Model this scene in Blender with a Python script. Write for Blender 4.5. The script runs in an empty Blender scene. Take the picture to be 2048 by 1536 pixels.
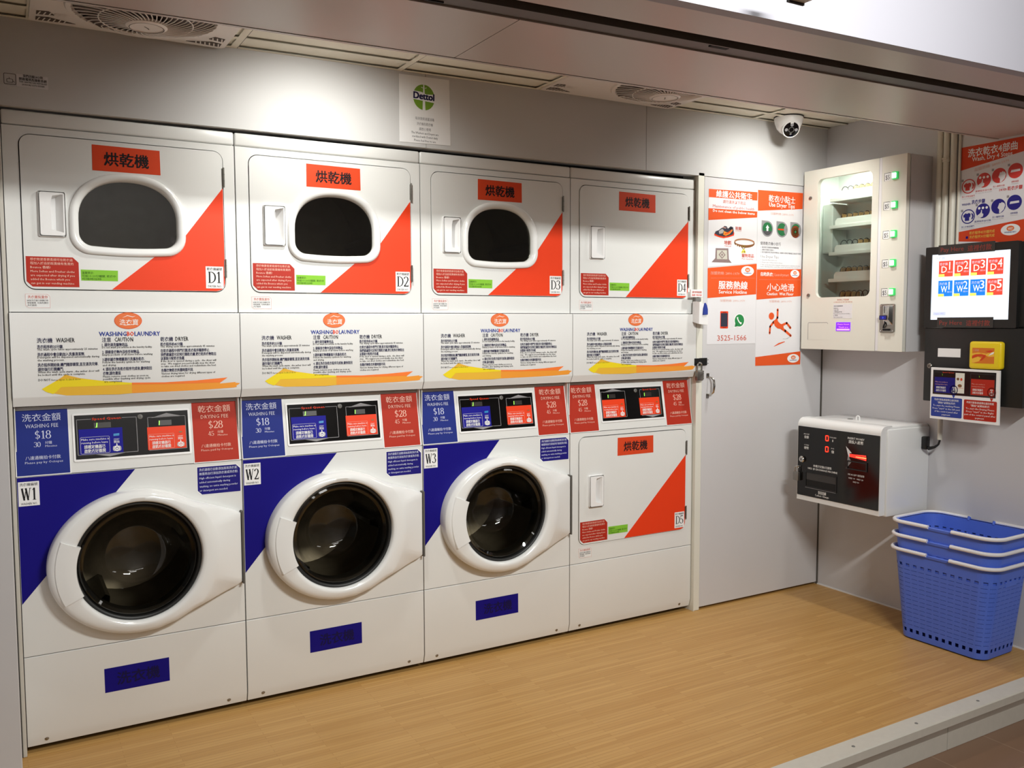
import bpy, bmesh, math, random
from mathutils import Vector, Matrix
from mathutils.geometry import tessellate_polygon
random.seed(7)
PI = math.pi
SC = bpy.context.scene
COL = SC.collection

# ------------------------------------------------------------------ materials
def lin(c):
    c = c / 255.0
    return c / 12.92 if c <= 0.04045 else ((c + 0.055) / 1.055) ** 2.4
def rgb(r, g, b): return (lin(r), lin(g), lin(b), 1.0)
MATS = {}
def mat(name, col, rough=0.5, metal=0.0, spec=0.5, emit=0.0, ecol=None, coat=0.0, noise=0.0, nscale=30.0, bump=0.0):
    m = bpy.data.materials.new(name); m.use_nodes = True
    nt = m.node_tree; p = nt.nodes['Principled BSDF']
    p.inputs['Base Color'].default_value = rgb(*col)
    p.inputs['Roughness'].default_value = rough
    p.inputs['Metallic'].default_value = metal
    if spec == 0.5 and (name.startswith(('ink', 'fee_', 'sign_', 'sticker', 'poster_', 'card_', 'navy', 'orange_red', 'lime', 'paper', 'swoosh', 'logo'))): spec = 0.22; rough = max(rough, 0.5)
    p.inputs['Roughness'].default_value = rough
    p.inputs['Specular IOR Level'].default_value = spec
    p.inputs['Coat Weight'].default_value = coat
    p.inputs['Coat Roughness'].default_value = 0.08
    if emit:
        p.inputs['Emission Color'].default_value = rgb(*(ecol or col))
        p.inputs['Emission Strength'].default_value = emit
    if noise or bump:
        tc = nt.nodes.new('ShaderNodeTexCoord'); nz = nt.nodes.new('ShaderNodeTexNoise')
        nz.inputs['Scale'].default_value = nscale; nz.inputs['Detail'].default_value = 4
        nt.links.new(tc.outputs['Object'], nz.inputs['Vector'])
        if noise:
            mx = nt.nodes.new('ShaderNodeMix'); mx.data_type = 'RGBA'
            a = rgb(*col); mx.inputs['A'].default_value = a
            mx.inputs['B'].default_value = tuple(max(0, x * (1 - noise)) for x in a[:3]) + (1,)
            nt.links.new(nz.outputs['Fac'], mx.inputs['Factor']); nt.links.new(mx.outputs['Result'], p.inputs['Base Color'])
        if bump:
            bp = nt.nodes.new('ShaderNodeBump'); bp.inputs['Strength'].default_value = bump; bp.inputs['Distance'].default_value = 0.002
            nt.links.new(nz.outputs['Fac'], bp.inputs['Height']); nt.links.new(bp.outputs['Normal'], p.inputs['Normal'])
    MATS[name] = m
    return m
def glass(name, tint, gloss_tint=(255, 255, 255), ior=1.5, base=0.0):
    m = bpy.data.materials.new(name); m.use_nodes = True
    nt = m.node_tree; nt.nodes.clear()
    out = nt.nodes.new('ShaderNodeOutputMaterial'); mix = nt.nodes.new('ShaderNodeMixShader')
    tr = nt.nodes.new('ShaderNodeBsdfTransparent'); gl = nt.nodes.new('ShaderNodeBsdfGlossy'); fr = nt.nodes.new('ShaderNodeFresnel')
    tr.inputs['Color'].default_value = rgb(*tint); gl.inputs['Color'].default_value = rgb(*gloss_tint)
    gl.inputs['Roughness'].default_value = 0.03; fr.inputs['IOR'].default_value = ior
    nt.links.new(fr.outputs[0], mix.inputs[0]); nt.links.new(tr.outputs[0], mix.inputs[1]); nt.links.new(gl.outputs[0], mix.inputs[2])
    nt.links.new(mix.outputs[0], out.inputs[0])
    MATS[name] = m
    return m

mat('enamel', (227, 227, 224), 0.24, spec=0.5, noise=0.04, nscale=6)
mat('enamel_gloss', (233, 233, 231), 0.16, spec=0.55, noise=0.03, nscale=8)
mat('white_plastic', (238, 237, 236), 0.3, noise=0.03)
mat('cream_paint', (226, 224, 212), 0.35, noise=0.03, nscale=10)
mat('lilac_panel', (208, 206, 207), 0.33, noise=0.04, nscale=3)
mat('fascia_board', (206, 205, 204), 0.6, spec=0.3, noise=0.04, nscale=3)
mat('laminate', (188, 176, 167), 0.33, noise=0.05, nscale=2.5)
mat('front_white', (152, 150, 158), 0.5, noise=0.03, nscale=3)
mat('ceiling_tile', (240, 236, 220), 0.8, noise=0.06, nscale=60, bump=0.2)
mat('aluminium', (206, 201, 190), 0.42, metal=0.0, noise=0.1, nscale=40)
mat('channel', (84, 76, 67), 0.5, metal=0.1, noise=0.1, nscale=20)
mat('void', (14, 13, 12), 0.8, noise=0.2)
mat('seam', (96, 92, 86), 0.7, noise=0.2)
mat('dark_gap', (42, 40, 37), 0.7, noise=0.2)
mat('black_plastic', (22, 22, 22), 0.35, noise=0.15)
mat('black_gloss', (13, 12, 12), 0.12, noise=0.1)
mat('kiosk_black', (27, 27, 26), 0.45, noise=0.15, nscale=60)
mat('rubber', (24, 24, 23), 0.5, noise=0.2)
mat('drum_steel', (170, 164, 152), 0.4, metal=0.35, noise=0.35, nscale=25)
mat('drum_dark', (96, 92, 84), 0.45, metal=0.2, noise=0.35, nscale=12)
mat('chrome', (205, 203, 198), 0.14, metal=1.0, noise=0.06)
mat('steel', (150, 147, 140), 0.3, metal=0.9, noise=0.15)
mat('grey_plastic', (120, 118, 114), 0.5, noise=0.15)
mat('orange_red', (232, 64, 26), 0.3, noise=0.05, nscale=20)
mat('sign_red', (216, 72, 36), 0.45, noise=0.06, nscale=20)
mat('sticker_red', (178, 44, 28), 0.4, noise=0.06, nscale=20)
mat('poster_orange', (226, 88, 38), 0.35, noise=0.05, nscale=20)
mat('fee_red', (176, 48, 30), 0.6, noise=0.06, nscale=25)
mat('fee_blue', (26, 42, 126), 0.6, noise=0.06, nscale=25)
mat('navy', (15, 5, 122), 0.25, noise=0.06, nscale=20)
mat('card_blue', (14, 8, 138), 0.6, noise=0.05)
mat('navy_sticker', (30, 24, 118), 0.35, noise=0.06)
mat('paper', (240, 239, 238), 0.6, noise=0.03, nscale=12)
mat('poster_white', (226, 224, 226), 0.38, noise=0.03, nscale=8)
mat('ink', (26, 25, 28), 0.6)
mat('ink_soft', (84, 82, 86), 0.6)
mat('ink_pale', (150, 148, 150), 0.6)
mat('ink_white', (244, 243, 240), 0.5)
mat('ink_red', (200, 82, 60), 0.6)
mat('ink_pink', (222, 170, 154), 0.6)
mat('ink_blue', (48, 66, 150), 0.5)
mat('ink_navy_dim', (30, 20, 92), 0.5)
mat('ink_dark_navy', (18, 12, 66), 0.5)
mat('fee_ink_red', (238, 190, 172), 0.5)
mat('fee_ink_blue', (206, 210, 232), 0.5)
mat('lime', (134, 196, 56), 0.6, noise=0.08)
mat('lime_ink', (64, 106, 30), 0.6)
mat('dettol_green', (116, 160, 34), 0.5, noise=0.15, nscale=15)
mat('leaf_green', (28, 110, 62), 0.5)
mat('phone_green', (26, 132, 66), 0.5)
mat('logo_orange', (234, 122, 70), 0.4, noise=0.12, nscale=15)
mat('swoosh_yellow', (232, 208, 34), 0.4, noise=0.05, nscale=10)
mat('swoosh_gold', (226, 176, 56), 0.4, noise=0.06, nscale=10)
mat('swoosh_amber', (232, 150, 52), 0.4, noise=0.06, nscale=10)
mat('swoosh_orange', (240, 122, 52), 0.4, noise=0.06, nscale=10)
mat('cyan_chip', (30, 130, 190), 0.4)
mat('brown_chip', (150, 90, 36), 0.5)
mat('led_green', (150, 255, 90), 0.4, emit=1.6, ecol=(150, 255, 70))
mat('led_off', (40, 34, 30), 0.4)
mat('led_red', (255, 60, 40), 0.4, emit=3.0, ecol=(255, 50, 30))
mat('slot_red', (255, 50, 30), 0.4, emit=1.8, ecol=(255, 44, 34))
mat('slot_hot', (255, 150, 90), 0.4, emit=2.6, ecol=(255, 120, 70))
mat('button_green', (60, 190, 100), 0.3, emit=0.45, ecol=(40, 200, 90))
mat('button_lit', (235, 255, 245), 0.3, emit=2.2, ecol=(225, 255, 240))
mat('lcd_violet', (120, 40, 255), 0.3, emit=0.95, ecol=(118, 24, 255))
mat('lcd_text', (230, 150, 255), 0.3, emit=1.1, ecol=(232, 150, 255))
mat('lcd_blue', (16, 16, 90), 0.3, emit=0.25, ecol=(30, 40, 200))
mat('lcd_blue_text', (70, 90, 255), 0.3, emit=1.0, ecol=(70, 100, 255))
mat('screen_white', (225, 240, 255), 0.3, emit=1.0, ecol=(228, 243, 255))
mat('screen_red', (236, 70, 52), 0.3, emit=0.8, ecol=(240, 70, 50))
mat('screen_blue', (10, 120, 235), 0.3, emit=0.8, ecol=(6, 122, 238))
mat('screen_yellow', (250, 240, 90), 0.3, emit=0.9, ecol=(252, 246, 100))
mat('screen_text', (255, 245, 235), 0.3, emit=0.95, ecol=(255, 246, 238))
mat('screen_pale', (190, 200, 215), 0.3, emit=0.75, ecol=(196, 204, 220))
mat('screen_violet', (150, 150, 220), 0.3, emit=0.7, ecol=(150, 150, 226))
mat('strip_dark', (54, 52, 50), 0.4, noise=0.1)
mat('strip_red', (150, 62, 52), 0.5)
mat('reader_yellow', (238, 208, 26), 0.35, noise=0.05)
mat('reader_orange', (222, 122, 26), 0.3, noise=0.1)
mat('reader_amber', (244, 190, 60), 0.3, noise=0.1)
mat('basket_blue', (84, 116, 220), 0.38, noise=0.06, nscale=10)
mat('basket_white', (232, 230, 232), 0.38, noise=0.04)
mat('pack_tan', (196, 158, 104), 0.45, noise=0.35, nscale=70)
mat('coil_black', (34, 30, 28), 0.4, noise=0.1)
mat('tray_white', (240, 242, 236), 0.4, noise=0.04)
mat('cabinet_inner', (222, 228, 222), 0.5, noise=0.05)
mat('grille_dark', (92, 80, 74), 0.8, noise=0.2)
mat('fan_white', (240, 234, 228), 0.4, noise=0.04)
mat('brown_leather', (132, 86, 46), 0.5, noise=0.2)
mat('brown_pale', (176, 120, 82), 0.5, noise=0.15)
mat('tag_gold', (226, 204, 84), 0.5)
mat('rug_mauve', (140, 118, 116), 0.7, noise=0.3, nscale=150)
mat('rug_cream', (196, 192, 178), 0.7, noise=0.2, nscale=150)
mat('shoe_navy', (44, 46, 66), 0.5, noise=0.15)
mat('shoe_grey', (176, 172, 170), 0.5)
mat('step_red', (200, 52, 44), 0.4)
mat('step_blue', (30, 26, 128), 0.4)
mat('conduit', (222, 218, 204), 0.4, noise=0.05)
mat('lens_black', (10, 10, 12), 0.1)
glass('door_glass', (214, 208, 194), ior=1.5)
glass('dryer_glass', (216, 214, 204), ior=1.6)
glass('pane_glass', (246, 250, 247), ior=1.2)
glass('clear_acrylic', (236, 240, 238), ior=1.4)

def wood_floor():
    m = bpy.data.materials.new('bamboo_floor'); m.use_nodes = True
    nt = m.node_tree; p = nt.nodes['Principled BSDF']; N = nt.nodes.new; L = nt.links.new
    tc = N('ShaderNodeTexCoord')
    br = N('ShaderNodeTexBrick'); br.inputs['Scale'].default_value = 1.0
    br.inputs['Brick Width'].default_value = 0.42; br.inputs['Row Height'].default_value = 0.017
    br.inputs['Mortar Size'].default_value = 0.0006; br.offset = 0.37; br.squash = 1.0
    br.inputs['Color1'].default_value = rgb(202, 159, 96); br.inputs['Color2'].default_value = rgb(190, 145, 82); br.inputs['Mortar'].default_value = rgb(172, 126, 66)
    L(tc.outputs['Object'], br.inputs['Vector'])
    mp = N('ShaderNodeMapping'); mp.inputs['Scale'].default_value = (3.0, 150.0, 1.0); L(tc.outputs['Object'], mp.inputs['Vector'])
    nz = N('ShaderNodeTexNoise'); nz.inputs['Scale'].default_value = 1.0; nz.inputs['Detail'].default_value = 6; L(mp.outputs[0], nz.inputs['Vector'])
    mx = N('ShaderNodeMix'); mx.data_type = 'RGBA'; mx.blend_type = 'MULTIPLY'; mx.inputs['Factor'].default_value = 0.55
    cr = N('ShaderNodeValToRGB'); cr.color_ramp.elements[0].position = 0.3; cr.color_ramp.elements[0].color = (0.72, 0.67, 0.6, 1); cr.color_ramp.elements[1].position = 0.62; cr.color_ramp.elements[1].color = (1, 1, 1, 1)
    L(nz.outputs['Fac'], cr.inputs['Fac']); L(br.outputs['Color'], mx.inputs['A']); L(cr.outputs['Color'], mx.inputs['B']); L(mx.outputs['Result'], p.inputs['Base Color'])
    p.inputs['Roughness'].default_value = 0.42
    MATS['bamboo_floor'] = m
wood_floor()
def mall_floor():
    m = bpy.data.materials.new('mall_tile'); m.use_nodes = True
    nt = m.node_tree; p = nt.nodes['Principled BSDF']; N = nt.nodes.new; L = nt.links.new
    tc = N('ShaderNodeTexCoord'); br = N('ShaderNodeTexBrick'); br.inputs['Scale'].default_value = 1.0; br.offset = 0.0
    br.inputs['Brick Width'].default_value = 0.3; br.inputs['Row Height'].default_value = 0.3; br.inputs['Mortar Size'].default_value = 0.002
    br.inputs['Color1'].default_value = rgb(140, 106, 82); br.inputs['Color2'].default_value = rgb(128, 100, 80); br.inputs['Mortar'].default_value = rgb(156, 130, 108)
    L(tc.outputs['Object'], br.inputs['Vector']); L(br.outputs['Color'], p.inputs['Base Color']); p.inputs['Roughness'].default_value = 0.35
    MATS['mall_tile'] = m
mall_floor()

# ------------------------------------------------------------------ geometry builder
class Frame:
    def __init__(s, o, U, V):
        s.o = Vector(o); s.U = Vector(U).normalized(); s.V = Vector(V).normalized(); s.N = s.U.cross(s.V)
    def p(s, u, v, n=0.0): return s.o + s.U * u + s.V * v + s.N * n
FRONT = Frame((0, 0, 0), (1, 0, 0), (0, 0, 1))                 # n = towards the camera (-Y)
def front_at(y): return Frame((0, y, 0), (1, 0, 0), (0, 0, 1))
def side_at(x): return Frame((x, 0, 0), (0, -1, 0), (0, 0, 1))    # right wall, u = -y, n = -X
UP = Frame((0, 0, 0), (1, 0, 0), (0, 1, 0))                    # n = +Z

GLYPHS = {}
def glyph_mesh(s, bold, res):
    k = (s, bold, res)
    if k not in GLYPHS:
        cu = bpy.data.curves.new('lettering', 'FONT'); cu.body = s; cu.size = 1.0; cu.offset = bold; cu.resolution_u = res
        ob = bpy.data.objects.new('lettering', cu); me = bpy.data.meshes.new_from_object(ob)
        vs = [(v.co.x, v.co.y) for v in me.vertices]; fs = [tuple(f.vertices) for f in me.polygons]
        bpy.data.objects.remove(ob); bpy.data.curves.remove(cu); bpy.data.meshes.remove(me)
        GLYPHS[k] = (vs, fs)
    return GLYPHS[k]

def rrect(u0, u1, v0, v1, r, seg=6):
    out = []
    for cx, cy, a in ((u1 - r, v0 + r, -90), (u1 - r, v1 - r, 0), (u0 + r, v1 - r, 90), (u0 + r, v0 + r, 180)):
        for i in range(seg + 1):
            t = math.radians(a + 90.0 * i / seg); out.append((cx + r * math.cos(t), cy + r * math.sin(t)))
    return out
def circ(cx, cy, r, n=32, ry=None):
    ry = r if ry is None else ry
    return [(cx + r * math.cos(2 * PI * i / n), cy + ry * math.sin(2 * PI * i / n)) for i in range(n)]
def rect(u0, u1, v0, v1): return [(u0, v0), (u1, v0), (u1, v1), (u0, v1)]

class B:
    def __init__(s): s.bm = bmesh.new(); s.slots = []
    def mi(s, m):
        if m not in s.slots: s.slots.append(m)
        return s.slots.index(m)
    def face(s, pts, m, smooth=False):
        vs = [s.bm.verts.new(p) for p in pts]
        f = s.bm.faces.new(vs); f.material_index = s.mi(m); f.smooth = smooth
        return f
    def box(s, lo, hi, m, r=0.0, seg=2):
        lo = Vector(lo); hi = Vector(hi)
        t = bmesh.ops.create_cube(s.bm, size=1.0, matrix=Matrix.Translation((lo + hi) / 2) @ Matrix.Diagonal(((hi - lo)[0], (hi - lo)[1], (hi - lo)[2], 1)))
        vs = t['verts']; fs = {f for v in vs for f in v.link_faces}; k = s.mi(m)
        for f in fs: f.material_index = k
        if r > 0:
            es = {e for v in vs for e in v.link_edges}
            g = bmesh.ops.bevel(s.bm, geom=list(es), offset=r, segments=seg, affect='EDGES', profile=0.5)
            for f in g['faces']: f.material_index = k; f.smooth = True
        return s
    def poly(s, F, pts, n, m):
        return s.face([F.p(u, v, n) for u, v in pts], m)
    def prism(s, F, pts, n0, n1, m, back=True):
        k = s.mi(m)
        a = [s.bm.verts.new(F.p(u, v, n1)) for u, v in pts]; b = [s.bm.verts.new(F.p(u, v, n0)) for u, v in pts]
        fs = [s.bm.faces.new(a)]
        if back: fs.append(s.bm.faces.new(b[::-1]))
        N = len(pts)
        for i in range(N):
            j = (i + 1) % N; fs.append(s.bm.faces.new((b[i], b[j], a[j], a[i])))
        for f in fs: f.material_index = k
        return s
    def sheet(s, F, loops, n0, n1, m, back=True, wall=None):
        k = s.mi(m); kw = s.mi(wall) if wall else k
        flat = [p for lp in loops for p in lp]
        tris = tessellate_polygon([[Vector((u, v, 0)) for u, v in lp] for lp in loops])
        for n, on in ((n1, True), (n0, back)):
            vs = [s.bm.verts.new(F.p(u, v, n)) for u, v in flat]
            if n == n1: A = vs
            else: C = vs
            if on:
                for t in tris:
                    try: f = s.bm.faces.new([vs[i] for i in t]); f.material_index = k
                    except ValueError: pass
        st = 0
        for lp in loops:
            N = len(lp)
            for i in range(N):
                j = (i + 1) % N
                f = s.bm.faces.new((C[st + i], C[st + j], A[st + j], A[st + i])); f.material_index = kw
            st += N
        return s
    def loft(s, rings, m, smooth=True, closed=True, cap0=False, cap1=False):
        k = s.mi(m); R = [[s.bm.verts.new(p) for p in r] for r in rings]
        N = len(R[0])
        for a, b in zip(R, R[1:]):
            for i in range(N if closed else N - 1):
                j = (i + 1) % N
                f = s.bm.faces.new((a[i], a[j], b[j], b[i])); f.material_index = k; f.smooth = smooth
        if cap0: f = s.bm.faces.new(R[0][::-1]); f.material_index = k
        if cap1: f = s.bm.faces.new(R[-1]); f.material_index = k
        return s
    def lathe(s, F, cu, cv, prof, m, seg=48, smooth=True, cap0=False, cap1=False):
        rings = [[F.p(cu + r * math.cos(2 * PI * i / seg), cv + r * math.sin(2 * PI * i / seg), n) for i in range(seg)] for r, n in prof]
        return s.loft(rings, m, smooth, True, cap0, cap1)
    def tube(s, path, r, m, seg=8, closed=False, caps=True):
        path = [Vector(p) for p in path]; n = len(path); rings = []; prev = None
        for i, p in enumerate(path):
            a = path[(i - 1) % n] if (closed or i > 0) else p; b = path[(i + 1) % n] if (closed or i < n - 1) else p
            t = (b - a).normalized()
            if prev is None:
                x = t.orthogonal().normalized()
            else:
                x = (prev - t * prev.dot(t)).normalized()
            prev = x; y = t.cross(x)
            rr = r[i] if isinstance(r, (list, tuple)) else r
            rings.append([p + (x * math.cos(2 * PI * q / seg) + y * math.sin(2 * PI * q / seg)) * rr for q in range(seg)])
        if closed: rings.append(rings[0])
        return s.loft(rings, m, True, True, caps and not closed, caps and not closed)
    def cyl(s, a, b, r, m, seg=20): return s.tube([a, b], r, m, seg)
    def strip(s, F, pts, w, n, m):
        """a flat stroke of width w (number or list) along pts, drawn on F at height n"""
        N = len(pts); w = w if isinstance(w, (list, tuple)) else [w] * N; Lp = []; Rp = []
        for i, (u, v) in enumerate(pts):
            a = pts[max(i - 1, 0)]; b = pts[min(i + 1, N - 1)]
            d = Vector((b[0] - a[0], b[1] - a[1])).normalized(); h = w[i] / 2
            Lp.append((u - d.y * h, v + d.x * h)); Rp.append((u + d.y * h, v - d.x * h))
        for i in range(N - 1):
            s.poly(F, [Lp[i], Rp[i], Rp[i + 1], Lp[i + 1]], n, m)
        return s
    def outline(s, F, pts, w, n, m):
        c = (sum(p[0] for p in pts) / len(pts), sum(p[1] for p in pts) / len(pts))
        N = len(pts)
        for i in range(N):
            a, b = pts[i], pts[(i + 1) % N]
            d = Vector((b[0] - a[0], b[1] - a[1]))
            if d.length < 1e-7: continue
            d.normalize(); h = w / 2
            s.poly(F, [(a[0] - d.y * h - d.x * h, a[1] + d.x * h - d.y * h), (a[0] + d.y * h - d.x * h, a[1] - d.x * h - d.y * h), (b[0] + d.y * h + d.x * h, b[1] - d.x * h + d.y * h), (b[0] - d.y * h + d.x * h, b[1] + d.x * h + d.y * h)], n, m)
        return s
    def text(s, F, t, u, v, h, m, n=0.0, align='L', bold=0.0, width=None, sx=1.0, rot=0.0, res=1):
        if bold > 0:                                          # heavier weight: the same lettering struck several times
            e = bold * h * 0.9
            for q, (dx, dy) in enumerate(((-e, -e * 0.6), (e, -e * 0.6), (-e, e * 0.6), (e, e * 0.6))):
                s.text(F, t, u + dx, v + dy, h, m, n + q * 0.00009, align, 0.0, width, sx, rot, res)
            return s
        vs, fs = glyph_mesh(t, 0.0, res)
        if not vs: return s
        x0 = min(p[0] for p in vs); x1 = max(p[0] for p in vs); k = s.mi(m)
        kx = h * sx if width is None else width / max(x1 - x0, 1e-6)
        off = {'L': 0.0, 'C': -(x1 - x0) / 2 * kx, 'R': -(x1 - x0) * kx}[align]
        cr, sr = math.cos(rot), math.sin(rot); bv = []
        for x, y in vs:
            a = off + (x - x0) * kx; b = y * h
            bv.append(s.bm.verts.new(F.p(u + a * cr - b * sr, v + a * sr + b * cr, n)))
        for f in fs:
            try: q = s.bm.faces.new([bv[i] for i in f]); q.material_index = k
            except ValueError: pass
        return s

# serif numerals and capitals, drawn as strokes of uneven weight in a box 0.7 high
def arc(cx, cy, rx, ry, a0, a1, n=14):
    return [(cx + rx * math.cos(math.radians(a0 + (a1 - a0) * i / n)), cy + ry * math.sin(math.radians(a0 + (a1 - a0) * i / n))) for i in range(n + 1)]
def wv(pts, thin, thick):
    out = []
    for i in range(len(pts)):
        a = pts[max(i - 1, 0)]; b = pts[min(i + 1, len(pts) - 1)]
        d = Vector((b[0] - a[0], b[1] - a[1])).normalized(); out.append(thin + (thick - thin) * abs(d.y) ** 1.5)
    return out
SERIF = {
    'D': (0.62, [([(0.13, 0), (0.13, 0.7)], 0.09), ([(0.02, 0.015), (0.28, 0.015)], 0.03), ([(0.02, 0.685), (0.28, 0.685)], 0.03), (arc(0.22, 0.35, 0.34, 0.335, 90, -90, 20), None)]),
    'W': (0.86, [([(0.08, 0.7), (0.25, 0.0)], 0.09), ([(0.25, 0.0), (0.42, 0.66)], 0.035), ([(0.40, 0.7), (0.57, 0.0)], 0.09), ([(0.57, 0.0), (0.74, 0.7)], 0.035), ([(0.0, 0.69), (0.2, 0.69)], 0.025), ([(0.32, 0.69), (0.5, 0.69)], 0.025), ([(0.66, 0.69), (0.84, 0.69)], 0.025)]),
    '1': (0.42, [([(0.22, 0), (0.22, 0.7)], 0.085), ([(0.08, 0.015), (0.36, 0.015)], 0.03), ([(0.08, 0.58), (0.2, 0.68)], 0.035)]),
    '2': (0.5, [(arc(0.24, 0.5, 0.18, 0.185, 165, -20, 16) + [(0.36, 0.36), (0.22, 0.18), (0.06, 0.03)], None), ([(0.04, 0.035), (0.46, 0.035)], 0.07), ([(0.45, 0.0), (0.47, 0.14)], 0.03)]),
    '3': (0.48, [(arc(0.22, 0.53, 0.16, 0.155, 160, -88, 16), None), (arc(0.21, 0.19, 0.2, 0.18, 88, -160, 16), None)]),
    '4': (0.5, [([(0.33, 0), (0.33, 0.7)], 0.085), ([(0.02, 0.2), (0.48, 0.2)], 0.045), ([(0.04, 0.2), (0.32, 0.69)], 0.035)]),
    '5': (0.48, [([(0.1, 0.67), (0.42, 0.67)], 0.06), ([(0.1, 0.68), (0.08, 0.38)], 0.035), (arc(0.2, 0.21, 0.21, 0.195, 125, -160, 18), None)]),
    '8': (0.48, [(arc(0.23, 0.53, 0.15, 0.155, 90, 450, 24), None), (arc(0.23, 0.19, 0.185, 0.18, 90, 450, 24), None)]),
    '0': (0.48, [(arc(0.23, 0.35, 0.185, 0.335, 90, 450, 28), None)]),
    '$': (0.5, [(arc(0.23, 0.5, 0.15, 0.15, 30, 270, 14), None), (arc(0.23, 0.2, 0.17, 0.15, 90, -150, 14), None), ([(0.23, -0.08), (0.23, 0.78)], 0.035)]),
}
def serif(b, F, t, cu, v, h, m, n, sx=1.0, wt=1.0):
    W = sum(SERIF[c][0] for c in t); u = cu - W * h * sx / 2
    for c in t:
        w, strokes = SERIF[c]
        for pts, wd in strokes:
            ws = wv(pts, 0.03 * wt, 0.085 * wt) if wd is None else [wd * wt] * len(pts)
            b.strip(F, [(u + x * h * sx, v + y * h) for x, y in pts], [q * h for q in ws], n, m)
        u += w * h * sx

# ------------------------------------------------------------------ scene objects
ROOT_LOC = {}
def thing(name, label, cat, loc=(0, 0, 0), group=None):
    o = bpy.data.objects.new(name, None); COL.objects.link(o); o.location = loc; o.empty_display_size = 0.1
    o['label'] = label; o['category'] = cat
    if group: o['group'] = group
    ROOT_LOC[o.name] = Vector(loc)
    return o
def obj(name, b, parent=None, loc=None, fix=True, sharp=35, mods=None):
    base = Vector((0, 0, 0))
    if parent is not None:
        q = parent
        while q.parent is not None: q = q.parent
        base = ROOT_LOC.get(q.name, base)
    elif loc is not None: base = Vector(loc)
    if base.length > 0: bmesh.ops.translate(b.bm, verts=b.bm.verts[:], vec=-base)
    if fix: bmesh.ops.recalc_face_normals(b.bm, faces=b.bm.faces[:])
    me = bpy.data.meshes.new(name); b.bm.to_mesh(me); b.bm.free()
    for m in b.slots: me.materials.append(MATS[m])
    try: me.set_sharp_from_angle(angle=math.radians(sharp))
    except Exception: pass
    o = bpy.data.objects.new(name, me); COL.objects.link(o)
    if parent is not None: o.parent = parent
    else:
        o.location = base
        ROOT_LOC[o.name] = base
    return o
def tag(o, label, cat, group=None):
    o['label'] = label; o['category'] = cat
    if group: o['group'] = group
    return o
def struct(name, b, parent=None):
    o = obj(name, b, parent)
    if parent is None: o['kind'] = 'structure'
    return o
def copy_tree(o, parent=None):
    c = o.copy(); COL.objects.link(c)
    if parent is not None: c.parent = parent
    for ch in list(o.children): copy_tree(ch, c)
    return c

# ------------------------------------------------------------------ camera
CAM = bpy.data.cameras.new('camera'); cam = bpy.data.objects.new('camera', CAM); COL.objects.link(cam); SC.camera = cam
def cam_axes(yaw, pitch, roll):
    cy, sy, cp, sp, cr, sr = math.cos(yaw), math.sin(yaw), math.cos(pitch), math.sin(pitch), math.cos(roll), math.sin(roll)
    f = Vector((sy * cp, cy * cp, -sp)); r = Vector((cy, -sy, 0)); u = r.cross(f)
    return r * cr + u * sr, u * cr - r * sr, f
cr_, cu_, cf_ = cam_axes(0.5265, 0.0714, -0.0026)
cam.matrix_world = Matrix(((cr_.x, cu_.x, -cf_.x, -0.0222), (cr_.y, cu_.y, -cf_.y, -3.1072), (cr_.z, cu_.z, -cf_.z, 1.3726), (0, 0, 0, 1)))
CAM.sensor_width = 36.0; CAM.sensor_fit = 'HORIZONTAL'; CAM.lens = 1755.3 / 2048 * 36.0; CAM.clip_start = 0.02

# ------------------------------------------------------------------ the setting
XW = 3.615      # right wall
FY = -0.018     # fascia and store-room door plane
def ceil_z(x): return 2.290 + 0.0133 * x
def soff(y0, x): return y0 - 0.045 * x       # the bulkhead runs slightly out of line with the machines

b = B(); b.box((-1.2, -1.262, -0.06), (XW, 0.80, 0.0), 'bamboo_floor'); struct('floor', b)
b = B(); b.box((-4.5, -7.5, -0.22), (8.0, -1.20, -0.13), 'mall_tile'); struct('lower_floor', b)
b = B()
b.prism(Frame((0, 0, 0), (0, 1, 0), (0, 0, 1)), [(-1.325, -0.028), (-1.262, -0.028), (-1.262, 0.0), (-1.255, 0.004), (-1.322, 0.004), (-1.326, 0.0)], -0.32, XW, 'aluminium')
for x in (0.5, 1.1, 1.7, 2.3, 2.62, 2.97, 3.3): b.lathe(UP, x, -1.293, [(0.006, 0.004), (0.005, 0.0055), (0.0, 0.0057)], 'grey_plastic', 10)
struct('trim_1', b)
b = B()
for x0, x1 in ((-0.32, 0.9), (0.903, 1.84), (1.843, 2.786), (2.789, XW)): b.box((x0, -1.30, -0.13), (x1, -1.262, -0.029), 'aluminium', 0.001, 1)
struct('trim_2', b)

# back wall: fascia boards over the machines and over the store-room door, post between them
b = B()
for x0, x1 in ((-0.35, 1.3985), (1.4005, 2.457), (2.4595, XW)):
    pts = [(x0, 2.024 + 0.0042 * x0), (x1, 2.024 + 0.0042 * x1), (x1, ceil_z(x1)), (x0, ceil_z(x0))]
    b.prism(FRONT, pts, -0.04, 0.018, 'fascia_board')
b.box((-0.35, 0.8, -0.06), (XW + 0.1, 0.85, 2.4), 'dark_gap')
struct('wall_back', b)
b = B()
b.box((2.764, -0.018, 0.0), (2.8, 0.09, 2.05), 'cream_paint', 0.002, 1)
b.box((2.762, -0.0195, 0.0), (2.766, 0.09, 2.034), 'cream_paint')
struct('trim_3', b)
b = B(); b.box((-0.0125, -0.012, 0.0), (-0.0005, 0.3, 2.03), 'aluminium', 0.002, 1); b.box((-0.03, -0.008, 0), (-0.0125, 0.3, 2.03), 'dark_gap'); struct('trim_4', b)
b = B(); b.box((XW, -1.34, -0.06), (XW + 0.1, 0.85, 2.5), 'lilac_panel')
struct('wall_right', b)
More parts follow.
